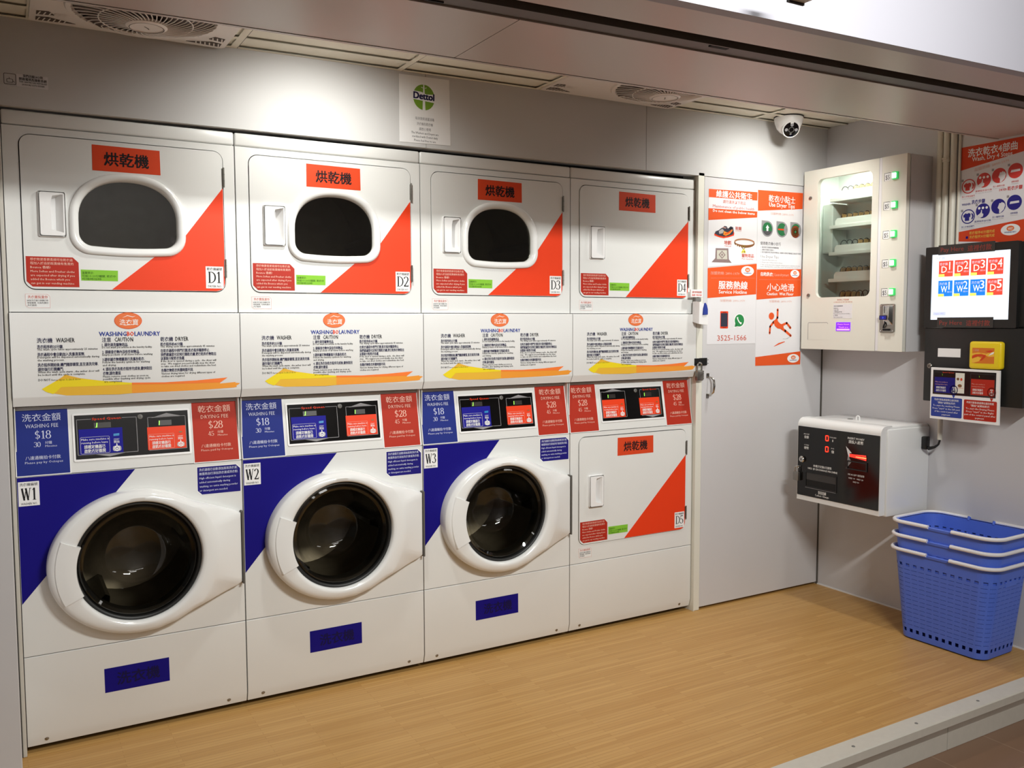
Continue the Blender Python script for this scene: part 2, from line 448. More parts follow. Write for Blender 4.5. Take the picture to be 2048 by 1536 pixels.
b = B(); b.box((XW - 0.004, -1.26, 0.0), (XW, FY, 0.006), 'white_plastic'); struct('baseboard_right', b)
b = B(); b.box((XW - 0.003, FY - 0.002, 0.0), (XW, FY + 0.01, 1.23), 'seam')
struct('trim_5', b)
b = B(); b.box((-1.2, -0.32, 0.0), (-0.0155, -0.02, 2.1), 'lilac_panel', 0.002, 1); struct('wall_left', b)

# ceiling: lay-in boards on a T-bar grid, seen in the slit between bulkhead and fascia
b = B()
def cz(x, y, dz=0.0): return Vector((x, y, ceil_z(x) + dz))
xs = [-0.35, 0.09, 0.69, 1.29, 1.89, 2.49, 3.09, XW]; ys = [FY, -0.131, -0.731, -1.34]
for x0, x1 in zip(xs, xs[1:]):
    for y0, y1 in zip(ys, ys[1:]):
        b.face([cz(x0, y0), cz(x1, y0), cz(x1, y1), cz(x0, y1)], 'ceiling_tile')
for y, w in ((FY - 0.009, 0.009), (-0.131, 0.012), (-0.731, 0.012)):
    for s_, m_, d in ((w, 'ceiling_tile', -0.006),):
        b.face([cz(-0.35, y - s_, d), cz(XW, y - s_, d), cz(XW, y + s_, d), cz(-0.35, y + s_, d)], m_)
        b.face([cz(-0.35, y - s_ - 0.002, -0.001), cz(XW, y - s_ - 0.002, -0.001), cz(XW, y - s_ + 0.0, -0.001), cz(-0.35, y - s_, -0.001)], 'seam')
        b.face([cz(-0.35, y + s_ + 0.0018, -0.001), cz(XW, y + s_ + 0.0018, -0.001), cz(XW, y + s_, -0.001), cz(-0.35, y + s_, -0.001)], 'dark_gap')
for x in xs[1:-1]:
    b.face([cz(x - 0.012, FY, -0.0065), cz(x + 0.012, FY, -0.0065), cz(x + 0.012, -1.3, -0.0065), cz(x - 0.012, -1.3, -0.0065)], 'ceiling_tile')
    b.face([cz(x + 0.012, FY, -0.0062), cz(x + 0.014, FY, -0.0062), cz(x + 0.014, -1.3, -0.0062), cz(x + 0.012, -1.3, -0.0062)], 'seam')
b.box((-0.35, -1.34, 2.36), (XW, FY + 0.05, 2.40), 'ceiling_tile')
struct('ceiling', b)

# the arcade the camera stands in: opposite wall and upper ceiling
b = B(); b.box((-4.5, -7.6, -0.13), (8.0, -7.5, 3.3), 'lilac_panel'); struct('wall_opposite', b)
b = B(); b.box((-4.5, -7.5, 3.3), (8.0, -1.2, 3.36), 'ceiling_tile'); struct('upper_ceiling', b)
# shop-front bulkhead: laminate soffit, roller-shutter channel and slot, outer soffit, bright front face
ZS = 2.128
def sof_strip(b, y0, y1, z0, z1, m, xa=-1.2, xb=XW):
    pts = [(xa, soff(y0, xa)), (xb, soff(y0, xb)), (xb, soff(y1, xb)), (xa, soff(y1, xa))]
    b.prism(UP, pts, z0, z1, m)
b = B()
for xa, xb in ((-1.2, 1.133), (1.1355, XW)):
    pts = [(xa, soff(-0.742, xa)), (xb, soff(-0.742, xb)), (xb, soff(-1.108, xb)), (xa, soff(-1.108, xa))]
    b.prism(UP, pts, ZS, ZS + 0.14, 'laminate')
sof_strip(b, -0.7405, -0.7425, ZS - 0.001, ZS + 0.03, 'dark_gap')
sof_strip(b, -0.728, -0.7405, ZS - 0.001, ZS + 0.15, 'laminate')
struct('trim_6', b)
b = B()
sof_strip(b, -1.108, -1.176, ZS + 0.004, ZS + 0.14, 'channel')
sof_strip(b, -1.172, -1.178, ZS - 0.001, ZS + 0.14, 'channel')
b.prism(UP, [(1.70, -1.243), (1.762, -1.246), (1.762, -1.233), (1.70, -1.230)], ZS, ZS + 0.01, 'void')
b.prism(UP, [(0.87, -1.166), (0.92, -1.168), (0.92, -1.160), (0.87, -1.158)], ZS + 0.001, ZS + 0.01, 'void')
struct('trim_7', b)
b = B(); sof_strip(b, -1.176, -1.226, ZS + 0.09, ZS + 0.14, 'void'); struct('trim_8', b)
b = B(); sof_strip(b, -1.226, -1.364, ZS, ZS + 0.14, 'laminate')
struct('trim_9', b)
b = B(); sof_strip(b, -1.364, -1.40, ZS, 3.3, 'front_white', -1.6, 6.5); struct('wall_front', b)
# ------------------------------------------------------------------ stacked machines (local x 0..0.69, front face y = 0)
def dshape(d, n=56):
    """dryer window outline: domed top, slightly bowed bottom with round corners, grown by d"""
    rx, rt = 0.146 + d, 0.122 + d; cx, cz_ = 0.350, 1.700; zb = 1.616 - d; rc = 0.04 + d * 0.8; out = []
    for i in range(n // 2 + 1):
        t = PI * i / (n // 2); c, s_ = math.cos(t), math.sin(t)
        out.append((cx + rx * math.copysign(abs(c) ** 0.9, c), cz_ + rt * s_ ** 0.9))
    k = 8
    for i in range(k + 1):
        t = PI + PI / 2 * i / k; out.append((cx - rx + rc + rc * math.cos(t), zb + rc + rc * math.sin(t)))
    for i in range(1, k):
        u = -1 + 2 * i / k; out.append((cx + u * (rx - rc), zb - 0.004 * (1 - u * u)))
    for i in range(k + 1):
        t = 1.5 * PI + PI / 2 * i / k; out.append((cx + rx - rc + rc * math.cos(t), zb + rc + rc * math.sin(t)))
    return out
def clip_corner(u0, u1, v0, v1, c): return [(u0 + c, v0), (u1, v0), (u1, v1 - c), (u1 - c, v1), (u0, v1), (u0, v0 + c)]

def sticker(name, parent, pts, m, fill, y=0.0, border=None):
    b = B(); F = front_at(y)
    b.prism(F, pts, 0.0, 0.0006, m)
    if fill: fill(b, F, 0.0011)
    return obj(name, b, parent, fix=False)

def number_label(parent, txt, head, foot, u0, u1, v0, v1, y):
    def fill(b, F, n):
        w = u1 - u0; c = (u0 + u1) / 2
        b.text(F, head, c, v1 - 0.0125, 0.0105, 'ink', n, 'C', width=w * 0.86)
        serif(b, F, txt, c, v0 + 0.0185, 0.054, 'ink', n, sx=0.62 if txt[0] == 'W' else 0.8)
        b.text(F, foot, c, v0 + 0.004, 0.0095, 'ink', n, 'C', width=w * 0.78)
    return sticker('number_label', parent, rect(u0, u1, v0, v1), 'paper', fill, y)

def dryer_door(root, num, dz, window, y=-0.003):
    F = front_at(y); D = B(); sh = lambda pts: [(u, v + dz) for u, v in pts]
    outer = rrect(0.0475, 0.6485, 1.4765, 1.9465, 0.03, 8)
    loops = [sh(outer)] + ([sh(dshape(0.004))[::-1]] if window else [])
    # recessed pull: raised plastic frame around a scooped pocket
    h = B(); a, c = 0.0935 + (0.0035 if not window else 0), 0.166 + (0.004 if not window else 0); v0, v1 = 1.640 + dz, 1.776 + dz
    pk = [(0.128, v0 + 0.02), (0.1595, v0 + 0.012), (0.1605, v1 - 0.006), (0.131, v1 - 0.012), (0.1265, v1 - 0.028), (0.1255, v0 + 0.04)]
    D.sheet(F, loops + [pk[::-1]], -0.02, 0.0, 'enamel')
    door = obj('dryer_door', D, root)
    h.sheet(F, [rrect(a + 0.002, c - 0.002, v0 + 0.002, v1 - 0.002, 0.006, 3), pk[::-1]], 0.0, 0.0135, 'white_plastic')
    q = [F.p(u, v, 0.0130) for u, v in pk]; cen = [F.p(0.1335 + (u - 0.1435) * 0.42, v0 + (v - v0) * 0.88 + 0.008, -0.019) for u, v in pk]
    h.loft([q, cen], 'white_plastic', False, True, False, True)
    h.loft([[F.p(u, v, 0.0) for u, v in rrect(a - 0.003, c + 0.003, v0 - 0.003, v1 + 0.003, 0.006, 3)], [F.p(u, v, 0.011) for u, v in rrect(a - 0.001, c + 0.001, v0 - 0.001, v1 + 0.001, 0.005, 3)]], 'white_plastic')
    obj('door_handle', h, door)
    # hinges
    for z0, z1 in ((1.828, 1.894), (1.523, 1.586)):
        g = B(); g.cyl((0.6508, y - 0.004, z0 + dz), (0.6508, y - 0.004, z1 + dz), 0.0032, 'steel', 10); g.box((0.646, y - 0.002, z0 + dz + 0.004), (0.6508, y + 0.001, z1 + dz - 0.004), 'steel')
        for q in (0.33, 0.66): g.cyl((0.6508, y - 0.004, z0 + dz + (z1 - z0) * q - 0.001), (0.6508, y - 0.004, z0 + dz + (z1 - z0) * q + 0.001), 0.0037, 'grey_plastic', 10)
        obj('hinge', g, door)
    # diagonal corner decal, trimmed to the rounded corner
    tri = [(0.2925, 1.4775), (0.619, 1.4775), (0.634, 1.4815), (0.6435, 1.491), (0.6475, 1.506), (0.6475, 1.826)]
    if window:                                               # the decal is cut away around the window surround
        H0, H1 = Vector(tri[0]), Vector(tri[-1]); E_ = H1 - H0
        ds = dshape(0.021); inside = [E_.x * (p[1] - H0.y) - E_.y * (p[0] - H0.x) < 0 for p in ds]
        i0 = next(i for i in range(len(ds)) if inside[i] and not inside[i - 1]); arc_ = []
        i = i0
        while inside[i % len(ds)]: arc_.append(ds[i % len(ds)]); i += 1
        tri = tri + arc_[::-1]
    sticker('corner_decal', door, sh(tri), 'orange_red', None, y)
    yy = y - 0.0007
    sx_ = -0.0006 if window else 0.004
    def sgn(b, F2, n): b.text(F2, '烘乾機', 0.3495 + sx_, 1.8745 + dz, 0.046, 'ink', n, 'C', bold=0.02, width=0.132, res=2)
    pts = [(0.249, 1.9335), (0.450, 1.9315), (0.451, 1.853), (0.2485, 1.853)]
    sticker('name_sign', door, sh([(u + sx_, v) for u, v in pts])[::-1], 'sign_red', sgn, y)
    def soft(b, F2, n):
        for i, t in enumerate(('想衣物更香更柔順可在乾衣過', '程加入於自助販賣機有售賣的', 'Bounce 香紙!', 'More Soften and Fresher cloths', 'are expected after drying if you', 'added the Bounce which you', 'can get in our vending machine')):
            w = (0.118, 0.12, 0.055, 0.122, 0.122, 0.108, 0.12)[i]
            b.text(F2, t, 0.064, 1.5645 - i * 0.0122 + dz, 0.0093, 'fee_ink_red', n, 'L', bold=0.012 if i > 1 else 0.0, width=w)
    sticker('softener_sticker', door, sh(clip_corner(0.0525, 0.1985, 1.4835, 1.5765, 0.016)), 'sticker_red', soft, y)
    def green(b, F2, n):
        b.text(F2, '溫馨提示:', 0.207, 1.5265 + dz, 0.0085, 'lime_ink', n, width=0.034)
        b.text(F2, '可設15-20分鐘鍵, 乾衣中', 0.207, 1.5165 + dz, 0.0085, 'lime_ink', n, width=0.098)
        b.text(F2, '可隨時加時', 0.207, 1.5075 + dz, 0.0075, 'lime_ink', n, width=0.056)
    sticker('reminder_slip', door, sh([(0.2045, 1.505), (0.311, 1.5045), (0.312, 1.5385), (0.204, 1.5395)]), 'lime', green, y)
    number_label(door, num, '乾衣機編號', 'DRYER NO.', 0.5845, 0.6425, 1.4865 + dz, 1.5605 + dz, yy)
    if window:
        r = B()
        rings = [(0.0275, 0.0), (0.0265, 0.008), (0.0225, 0.0125), (0.0160, 0.0135), (0.0085, 0.0115), (0.0040, 0.0075), (0.0015, 0.002), (0.0, -0.012)]
        r.loft([[F.p(u, v + dz, n) for u, v in dshape(d)] for d, n in rings], 'enamel_gloss')
        obj('window_surround', r, door, sharp=60)
        g = B(); g.prism(F, sh(dshape(0.003)), -0.011, -0.008, 'dryer_glass'); obj('window_glass', g, door, fix=False)
    return door

def drum(root, cx, cz_, R, depth, y0):
    F = front_at(0); d = B()
    prof = [(R - 0.02, -y0), (R, -y0 - 0.03), (R, -depth), (R * 0.7, -depth - 0.03), (0.0005, -depth - 0.035)]
    d.lathe(F, cx, cz_, prof, 'drum_steel', 48)
    for k in range(3):                                       # lifter baffles
        a = PI / 2 + 0.5 + k * 2 * PI / 3; c, s_ = math.cos(a), math.sin(a); t = Vector((-s_, 0, c))
        p0 = Vector((cx + (R - 0.002) * c, y0 + 0.05, cz_ + (R - 0.002) * s_)); p1 = p0 + Vector((0, depth - y0 - 0.07, 0))
        q0 = Vector((cx + (R - 0.05) * c, y0 + 0.07, cz_ + (R - 0.05) * s_)); q1 = q0 + Vector((0, depth - y0 - 0.11, 0))
        d.loft([[p0 + t * 0.03, p1 + t * 0.03], [q0 + t * 0.008, q1 + t * 0.008], [q0 - t * 0.008, q1 - t * 0.008], [p0 - t * 0.03, p1 - t * 0.03]], 'drum_dark', False, False)
    return obj('drum', d, root, fix=False)

CTRL = Frame((0, 0.0, 0.893), (1, 0, 0), (0, 0.04, 0.2175))       # the sloping control fascia, v up its slope
def start_card(parent, u0, u1, v0, v1, m, slant=0.0):
    b = B(); F = CTRL; n = 0.0042; w = u1 - u0; h = v1 - v0
    b.prism(F, [(u0, v0), (u1, v0), (u1, v1), (u0, v1)], 0.0026, 0.0034, m)
    b.outline(F, rrect(u0 + 0.03 * w, u0 + 0.69 * w, v0 + 0.03 * h, v0 + 0.68 * h, 0.003, 3), 0.0006, n, 'ink_white' if m == 'card_blue' else 'fee_ink_red')
    for i, (t, ww) in enumerate((('Make sure machine is', 0.63), ('running before leave', 0.6), ('請確定機器已', 0.48), ('啟動方好離開', 0.48))):
        b.text(F, t, u0 + (0.05 if i < 2 else 0.11) * w, v0 + h * (0.55, 0.42, 0.235, 0.07)[i], h * (0.115, 0.115, 0.16, 0.16)[i], 'ink_white', n, bold=0.01 if i > 1 else 0, width=ww * w)
    c = u0 + 0.855 * w
    b.text(F, 'START', c, v0 + h * 0.51, h * 0.07, 'ink_white', n, 'C', width=0.13 * w)
    b.text(F, '開始', c, v0 + h * 0.39, h * 0.12, 'ink_white', n, 'C', width=0.13 * w)
    b.poly(F, [(c - 0.022 * w, v0 + 0.325 * h), (c, v0 + 0.28 * h), (c + 0.022 * w, v0 + 0.325 * h)], n, 'ink_white'); b.poly(F, rect(c - 0.008 * w, c + 0.008 * w, v0 + 0.32 * h, v0 + 0.365 * h), n, 'ink_white')
    b.outline(F, rrect(c - 0.085 * w, c + 0.085 * w, v0 + 0.085 * h, v0 + 0.25 * h, 0.0045, 4), 0.0026, n, 'ink_white')
    b.poly(F, circ(c, v0 + 0.168 * h, 0.068 * w, 18, 0.115 * h), n + 0.0002, 'ink_white')
    b.outline(F, circ(c, v0 + 0.168 * h, 0.036 * w, 14), 0.0014, n + 0.0005, m); b.poly(F, rect(c - 0.006 * w, c + 0.006 * w, v0 + 0.165 * h, v0 + 0.225 * h), n + 0.0006, m)
    b.poly(F, [(c - 0.07 * w, v0 + 0.665 * h), (c + 0.065 * w, v0 + 0.675 * h), (c + 0.07 * w, v0 + 0.77 * h), (c - 0.066 * w, v0 + 0.758 * h)] if m == 'card_blue' else circ(c + 0.01 * w, v0 + 0.72 * h, 0.05 * w, 8, 0.04 * h), n, 'cyan_chip' if m == 'card_blue' else 'brown_chip')
    return obj('start_card', b, parent, fix=False)
def fee_sign(parent, u0, kind, w=0.148):
    b = B(); F = CTRL; v0, v1 = 0.002, 0.2065; n = 0.0028; dry = kind == 'dry'
    ink = 'fee_ink_red' if dry else 'fee_ink_blue'; c = u0 + w * 0.5
    b.prism(F, rect(u0 - 0.003, u0 + w + 0.003, v0 - 0.003, v1 + 0.002), 0.0002, 0.0016, 'paper')
    b.prism(F, rect(u0, u0 + w, v0, v1), 0.0012, 0.0022, 'fee_red' if dry else 'fee_blue')
    b.text(F, '乾衣金額' if dry else '洗衣金額', c, v0 + 0.171, 0.026, ink, n, 'C', width=0.108, res=2)
    b.text(F, 'DRYING FEE' if dry else 'WASHING FEE', c, v0 + 0.148, 0.0175, ink, n, 'C', width=0.092)
    serif(b, F, '$28' if dry else '$18', c + 0.002, v0 + 0.113, 0.036, ink, n, sx=0.92)
    serif(b, F, '45' if dry else '30', c - 0.015, v0 + 0.0875, 0.0225, ink, n, sx=0.9)
    b.text(F, '分鐘', c + 0.007, v0 + 0.096, 0.0105, ink, n, width=0.019)
    b.text(F, 'Minutes', c + 0.007, v0 + 0.086, 0.0085, ink, n, width=0.033)
    b.text(F, '八達通機拍卡付款', c, v0 + 0.049, 0.013, ink, n, 'C', width=0.098)
    b.text(F, 'Please paid by Octopus' if dry else 'Please pay by Octopus', c + 0.002, v0 + 0.036, 0.010, ink, n, 'C', width=0.106)
    return obj('fee_sign', b, parent, fix=False)

def control_panel(root, k):
    b = B()
    P = Frame((0.001, 0, 0), (0, 1, 0), (0, 0, 1))
    b.prism(P, [(0.0, 0.893), (0.0, 0.8945), (0.040, 1.111), (0.09, 1.111), (0.09, 0.893)], 0.0, 0.687, 'enamel')
    pan = obj('control_panel', b, root)
    both = k == 3
    fee_sign(pan, 0.0045, 'dry' if both else 'wash'); fee_sign(pan, 0.5325 if not both else 0.5365, 'dry')
    U0, U1, V0, V1 = (0.1695, 0.5195, 0.0395, 0.1835)
    if both: U0, U1 = U0 + 0.0065, U1 + 0.0045
    W, H = U1 - U0, V1 - V0
    f = B()
    f.sheet(CTRL, [rrect(U0 - 0.005, U1 + 0.005, V0 - 0.006, V1 + 0.005, 0.005, 3), rect(U0 + 0.001, U1 - 0.001, V0 + 0.001, V1 - 0.001)[::-1]], 0.0, 0.0032, 'white_plastic')
    obj('display_bezel', f, pan)
    d = B(); F = CTRL; n = 0.0024
    X = lambda x: U0 + x * W
    Y = lambda y: V1 - y * H
    d.prism(F, rect(U0, U1, V0, V1), 0.0004, 0.0018, 'black_gloss')
    def frame(x0, x1, top, bot, chev_top, chev_bot, gap=None):
        lw = 0.0016; m = 'ink_pale'
        d.strip(F, [(X(x0), Y(top)), (X(x0), Y(bot))], lw, n, m); d.strip(F, [(X(x1), Y(top)), (X(x1), Y(bot))], lw, n, m)
        xm = (x0 + x1) / 2
        if gap: d.strip(F, [(X(x0), Y(top)), (X(gap[0]), Y(top))], lw, n, m); d.strip(F, [(X(gap[1]), Y(top)), (X(x1), Y(top))], lw, n, m)
        else: d.strip(F, [(X(x0), Y(top)), (X(x1), Y(top))], lw, n, m)
        d.strip(F, [(X(x0), Y(bot)), (X(x1), Y(bot))], lw, n, m)
        if chev_top: d.poly(F, [(X(x0 + 0.03), Y(top + 0.015)), (X(x1 - 0.03), Y(top + 0.0)), (X(xm), Y(top - 0.085))], n, 'ink_pale')
        if chev_bot: d.poly(F, [(X(xm - 0.12), Y(bot)), (X(xm + 0.01), Y(bot + 0.07)), (X(xm + 0.16), Y(bot))], n, 'ink_pale')
    if not both:
        frame(0.022, 0.532, 0.105, 0.90, False, True, (0.145, 0.405)); frame(0.632, 0.972, 0.135, 0.90, True, False)
        d.text(F, 'Speed Queen', X(0.152), Y(0.128), 0.0108, 'orange_red', n, width=W * 0.246, bold=0.03)
        d.poly(F, rect(X(0.165), X(0.31), Y(0.31), Y(0.19)), n, 'led_off'); d.strip(F, [(X(0.188), Y(0.295)), (X(0.192), Y(0.195))], 0.0024, n + 0.0004, 'led_green'); d.strip(F, [(X(0.178), Y(0.29)), (X(0.192), Y(0.29))], 0.0014, n + 0.0004, 'led_green')
        d.poly(F, rect(X(0.728), X(0.845), Y(0.335), Y(0.215)), n, 'led_off'); d.strip(F, [(X(0.732), Y(0.325)), (X(0.735), Y(0.225))], 0.0022, n + 0.0004, 'led_green')
    else:
        frame(0.018, 0.395, 0.10, 0.90, True, False); frame(0.638, 0.962, 0.085, 0.90, False, True, (0.675, 0.915))
        d.text(F, 'Speed Queen', X(0.685), Y(0.108), 0.0100, 'orange_red', n, width=W * 0.226, bold=0.03)
        for x in (0.115, 0.70):
            d.poly(F, rect(X(x), X(x + 0.125), Y(0.30), Y(0.18)), n, 'led_off'); d.strip(F, [(X(x + 0.008), Y(0.29)), (X(x + 0.010), Y(0.19))], 0.0022, n + 0.0004, 'led_green')
    plate = obj('control_display', d, pan, fix=False)
    kb = B(); kb.lathe(F, X(0.566), Y(0.105), [(0.0085, 0.0018), (0.0085, 0.005), (0.007, 0.006), (0.0, 0.0062)], 'grey_plastic', 20); kb.poly(F, rect(X(0.566) - 0.0006, X(0.566) + 0.0006, Y(0.105) - 0.004, Y(0.105) + 0.004), 0.0066, 'ink'); obj('key_lock', kb, pan)
    if not both:
        start_card(pan, X(0.035), X(0.405), Y(0.895), Y(0.325), 'card_blue'); start_card(pan, X(0.622), X(0.968), Y(0.89), Y(0.365), 'orange_red')
    else:
        start_card(pan, X(0.022), X(0.372), Y(0.90), Y(0.345), 'orange_red'); start_card(pan, X(0.612), X(0.945), Y(0.885), Y(0.345), 'orange_red')
    return pan

HEAD = {}
def header_mesh():
    """instruction panel between the two machines: plate with a chamfered lower lip and its printing"""
    b = B(); P = Frame((0.0015, 0, 0), (0, 1, 0), (0, 0, 1))
    prof = [(-0.020, 1.1425), (-0.020, 1.400), (-0.017, 1.4028), (0.03, 1.4028), (0.05, 1.1125), (-0.0035, 1.1125), (-0.0185, 1.1395)]
    b.prism(P, prof, 0.0, 0.687, 'enamel_gloss')
    F = front_at(-0.0202); n = 0.0006
    b.poly(F, [(0.081, 1.166), (0.098, 1.154), (0.150, 1.143), (0.300, 1.140), (0.340, 1.142), (0.340, 1.176), (0.250, 1.186), (0.190, 1.196), (0.158, 1.2055), (0.148, 1.2095), (0.138, 1.201), (0.118, 1.188)], n, 'swoosh_gold')
    b.poly(F, [(0.340, 1.142), (0.480, 1.143), (0.580, 1.1445), (0.664, 1.1475), (0.675, 1.150), (0.672, 1.153), (0.686, 1.162), (0.669, 1.164), (0.671, 1.1665), (0.618, 1.163), (0.620, 1.167), (0.644, 1.183), (0.540, 1.176), (0.440, 1.1735), (0.340, 1.176)], n, 'swoosh_amber')
    b.poly(F, [(0.081, 1.166), (0.092, 1.157), (0.112, 1.149), (0.120, 1.155), (0.135, 1.170), (0.118, 1.188)], n + 0.0003, 'swoosh_yellow')
    b.poly(F, [(0.118, 1.188), (0.135, 1.1700), (0.250, 1.1695), (0.340, 1.1710), (0.340, 1.176), (0.250, 1.186), (0.205, 1.1925), (0.15, 1.196)], n + 0.0003, 'swoosh_yellow')
    b.poly(F, [(0.340, 1.1705), (0.440, 1.168), (0.540, 1.167), (0.620, 1.167), (0.644, 1.183), (0.540, 1.1765), (0.440, 1.1738), (0.340, 1.1765)], n + 0.0003, 'swoosh_orange')
    c = (0.3355, 1.3775)
    b.poly(F, circ(c[0], c[1], 0.0415, 36, 0.0268), n, 'poster_orange'); b.poly(F, circ(c[0], c[1], 0.0395, 36, 0.0252), n + 0.0003, 'logo_orange')
    b.text(F, '洗衣寶', c[0] + 0.002, c[1] - 0.0125, 0.0205, 'ink_white', n + 0.0006, 'C', width=0.056)
    b.strip(F, [(c[0] - 0.026, c[1] - 0.010), (c[0] - 0.010, c[1] - 0.0145), (c[0] + 0.02, c[1] - 0.0115), (c[0] + 0.03, c[1] - 0.014)], [0.0004, 0.0016, 0.0014, 0.0004], n + 0.0007, 'ink_white')
    b.strip(F, [(c[0] - 0.016, c[1] + 0.010), (c[0] - 0.002, c[1] + 0.0165), (c[0] + 0.014, c[1] + 0.0125), (c[0] + 0.022, c[1] + 0.0155)], [0.0004, 0.0022, 0.0018, 0.0004], n + 0.0007, 'ink_white')
    y = 1.3285
    b.text(F, 'WASHiNG', 0.2485, y, 0.0200, 'ink_blue', n, width=0.0805, bold=0.022); b.text(F, 'BO', 0.331, y, 0.0200, 'orange_red', n, width=0.0205, bold=0.022); b.text(F, 'LAUNDRY', 0.3535, y, 0.0200, 'ink_blue', n, width=0.0775, bold=0.022)
    I, J = 'ink', 'ink_dark_navy'
    def col(u, rows):
        for t, v, h, w in rows:
            cn = ord(t[-2]) > 255 or ord(t[2]) > 255
            b.text(F, t, u, v, h, J if cn else I, n, width=w, bold=0.016 if cn else 0.008)
    b.text(F, '洗衣機', 0.0730, 1.3105, 0.0165, J, n, width=0.043, bold=0.010); b.text(F, 'WASHER', 0.126, 1.3105, 0.0195, I, n, width=0.052, bold=0.010)
    col(0.073, (('洗衣程序約25分鐘.', 1.2925, 0.0122, 0.072), ('The wash cycle takes approximately 25 minutes', 1.2860, 0.0088, 0.170),
                ('洗衣過程中會自動加入洗滌清潔劑.', 1.2685, 0.0122, 0.132), ('Detergent will be dispensed automatically during', 1.2615, 0.0088, 0.174), ('the washing process.', 1.2525, 0.0088, 0.074),
                ('洗衣程序開始後,機門隨即鎖緊,直至清洗完畢.', 1.2360, 0.0122, 0.170), ('請勿強行打開機門.', 1.2225, 0.0122, 0.071),
                ('When the wash cycle starts , the wsher door will', 1.2155, 0.0088, 0.172), ('be locked until the cycle is complete.', 1.2070, 0.0088, 0.132),
                ('DO NOT', 1.1905, 0.0100, 0.033), ))
    b.text(F, 'force open locked door', 0.1085, 1.1905, 0.0085, I, n + 0.0004, width=0.083)
    b.text(F, '注意', 0.2565, 1.3105, 0.0165, J, n, width=0.026, bold=0.010); b.text(F, 'CAUTION', 0.2935, 1.3105, 0.0195, I, n, width=0.055, bold=0.010)
    col(0.256, (('1. 請勿清洗寵物用品.', 1.2960, 0.0122, 0.077), ('Do not wash pet articles in the laundry facility.', 1.2895, 0.0088, 0.150),
                ('2. 請檢查衣物內沒有任何物品.', 1.2730, 0.0122, 0.111), ('Empty pockets of all items before washing', 1.2660, 0.0088, 0.150),
                ('3.請依據衣物標籤進行洗滌及乾衣.', 1.2490, 0.0122, 0.125), ('Follow the laundry symbols for washing', 1.2415, 0.0088, 0.141), (' and drying.', 1.2325, 0.0088, 0.040),
                ('4. 請在洗衣及乾衣程序完成後,盡快取回', 1.2180, 0.0122, 0.146), ('衣物,請勿遺留.', 1.2045, 0.0122, 0.054),
                ('Please remove your clothes as soon as', 1.1960, 0.0088, 0.135), ('possible after washing and drying cycle', 1.1880, 0.0088, 0.141)))
    b.text(F, 'are completed.', 0.259, 1.1795, 0.0088, I, n + 0.0004, width=0.053, bold=0.008)
    b.text(F, '乾衣機', 0.4320, 1.3105, 0.0165, J, n, width=0.039, bold=0.010); b.text(F, 'DRYER', 0.4785, 1.3105, 0.0195, I, n, width=0.041, bold=0.010)
    col(0.4315, (('乾衣程序約45分鐘.', 1.2955, 0.0122, 0.071), ('The drying cycle takes approximately 45 minutes', 1.2895, 0.0088, 0.172),
                 ('在乾衣過程中把門打開,乾衣程序隨即停止.', 1.2740, 0.0122, 0.156), ('我們建議您可定時打開乾衣機,把已乾的衣物取出', 1.2610, 0.0122, 0.176), ('以重新分配乾衣負載.', 1.2485, 0.0122, 0.075),
                 ('If the door is opened during a cycle , the dryer will', 1.2410, 0.0088, 0.176), ('stop . We suggest you periodically stop the dryer', 1.2325, 0.0088, 0.172), ('to take out dried clothes and redistribute the load.', 1.2240, 0.0088, 0.176),
                 ('各類衣物乾衣所需時間不同.', 1.2090, 0.0122, 0.101), ('Various drying times for drying different types of', 1.2000, 0.0088, 0.172), ('clothes are required.', 1.1910, 0.0088, 0.074)))
    return b

def door_outline(n=120):
    """washer door silhouette around its centre: an oval whose right flank runs straight out to the hinge edge"""
    cx, cz_ = 0.343, 0.588; poly = []
    for i in range(61):
        t = PI / 2 + PI * i / 60; poly.append((cx + 0.270 * math.cos(t) * (abs(math.cos(t)) ** 0.02 if abs(math.cos(t)) > 1e-6 else 1), cz_ + 0.2365 * math.sin(t)))
    top = [(0.392, 0.822), (0.456, 0.803), (0.516, 0.772), (0.60, 0.741), (0.676, 0.714)]
    poly = [(u, v) for u, v in poly]
    low = [(u, 2 * cz_ - v) for u, v in top]
    poly = poly + low + [(0.678, 0.459), (0.678, 0.717)][:0] + top[::-1]
    out = []
    for i in range(n):
        a = 2 * PI * i / n; d = Vector((math.cos(a), math.sin(a))); best = None
        for p, q in zip(poly, poly[1:] + poly[:1]):
            P = Vector(p) - Vector((cx, cz_)); E = Vector(q) - Vector(p); den = d.x * E.y - d.y * E.x
            if abs(den) < 1e-9: continue
            t = (P.x * E.y - P.y * E.x) / den; s_ = (P.x * d.y - P.y * d.x) / den
            if t > 0 and -1e-6 <= s_ <= 1 + 1e-6 and (best is None or t > best): best = t
        out.append(best or 0.236)
    return (cx, cz_), out

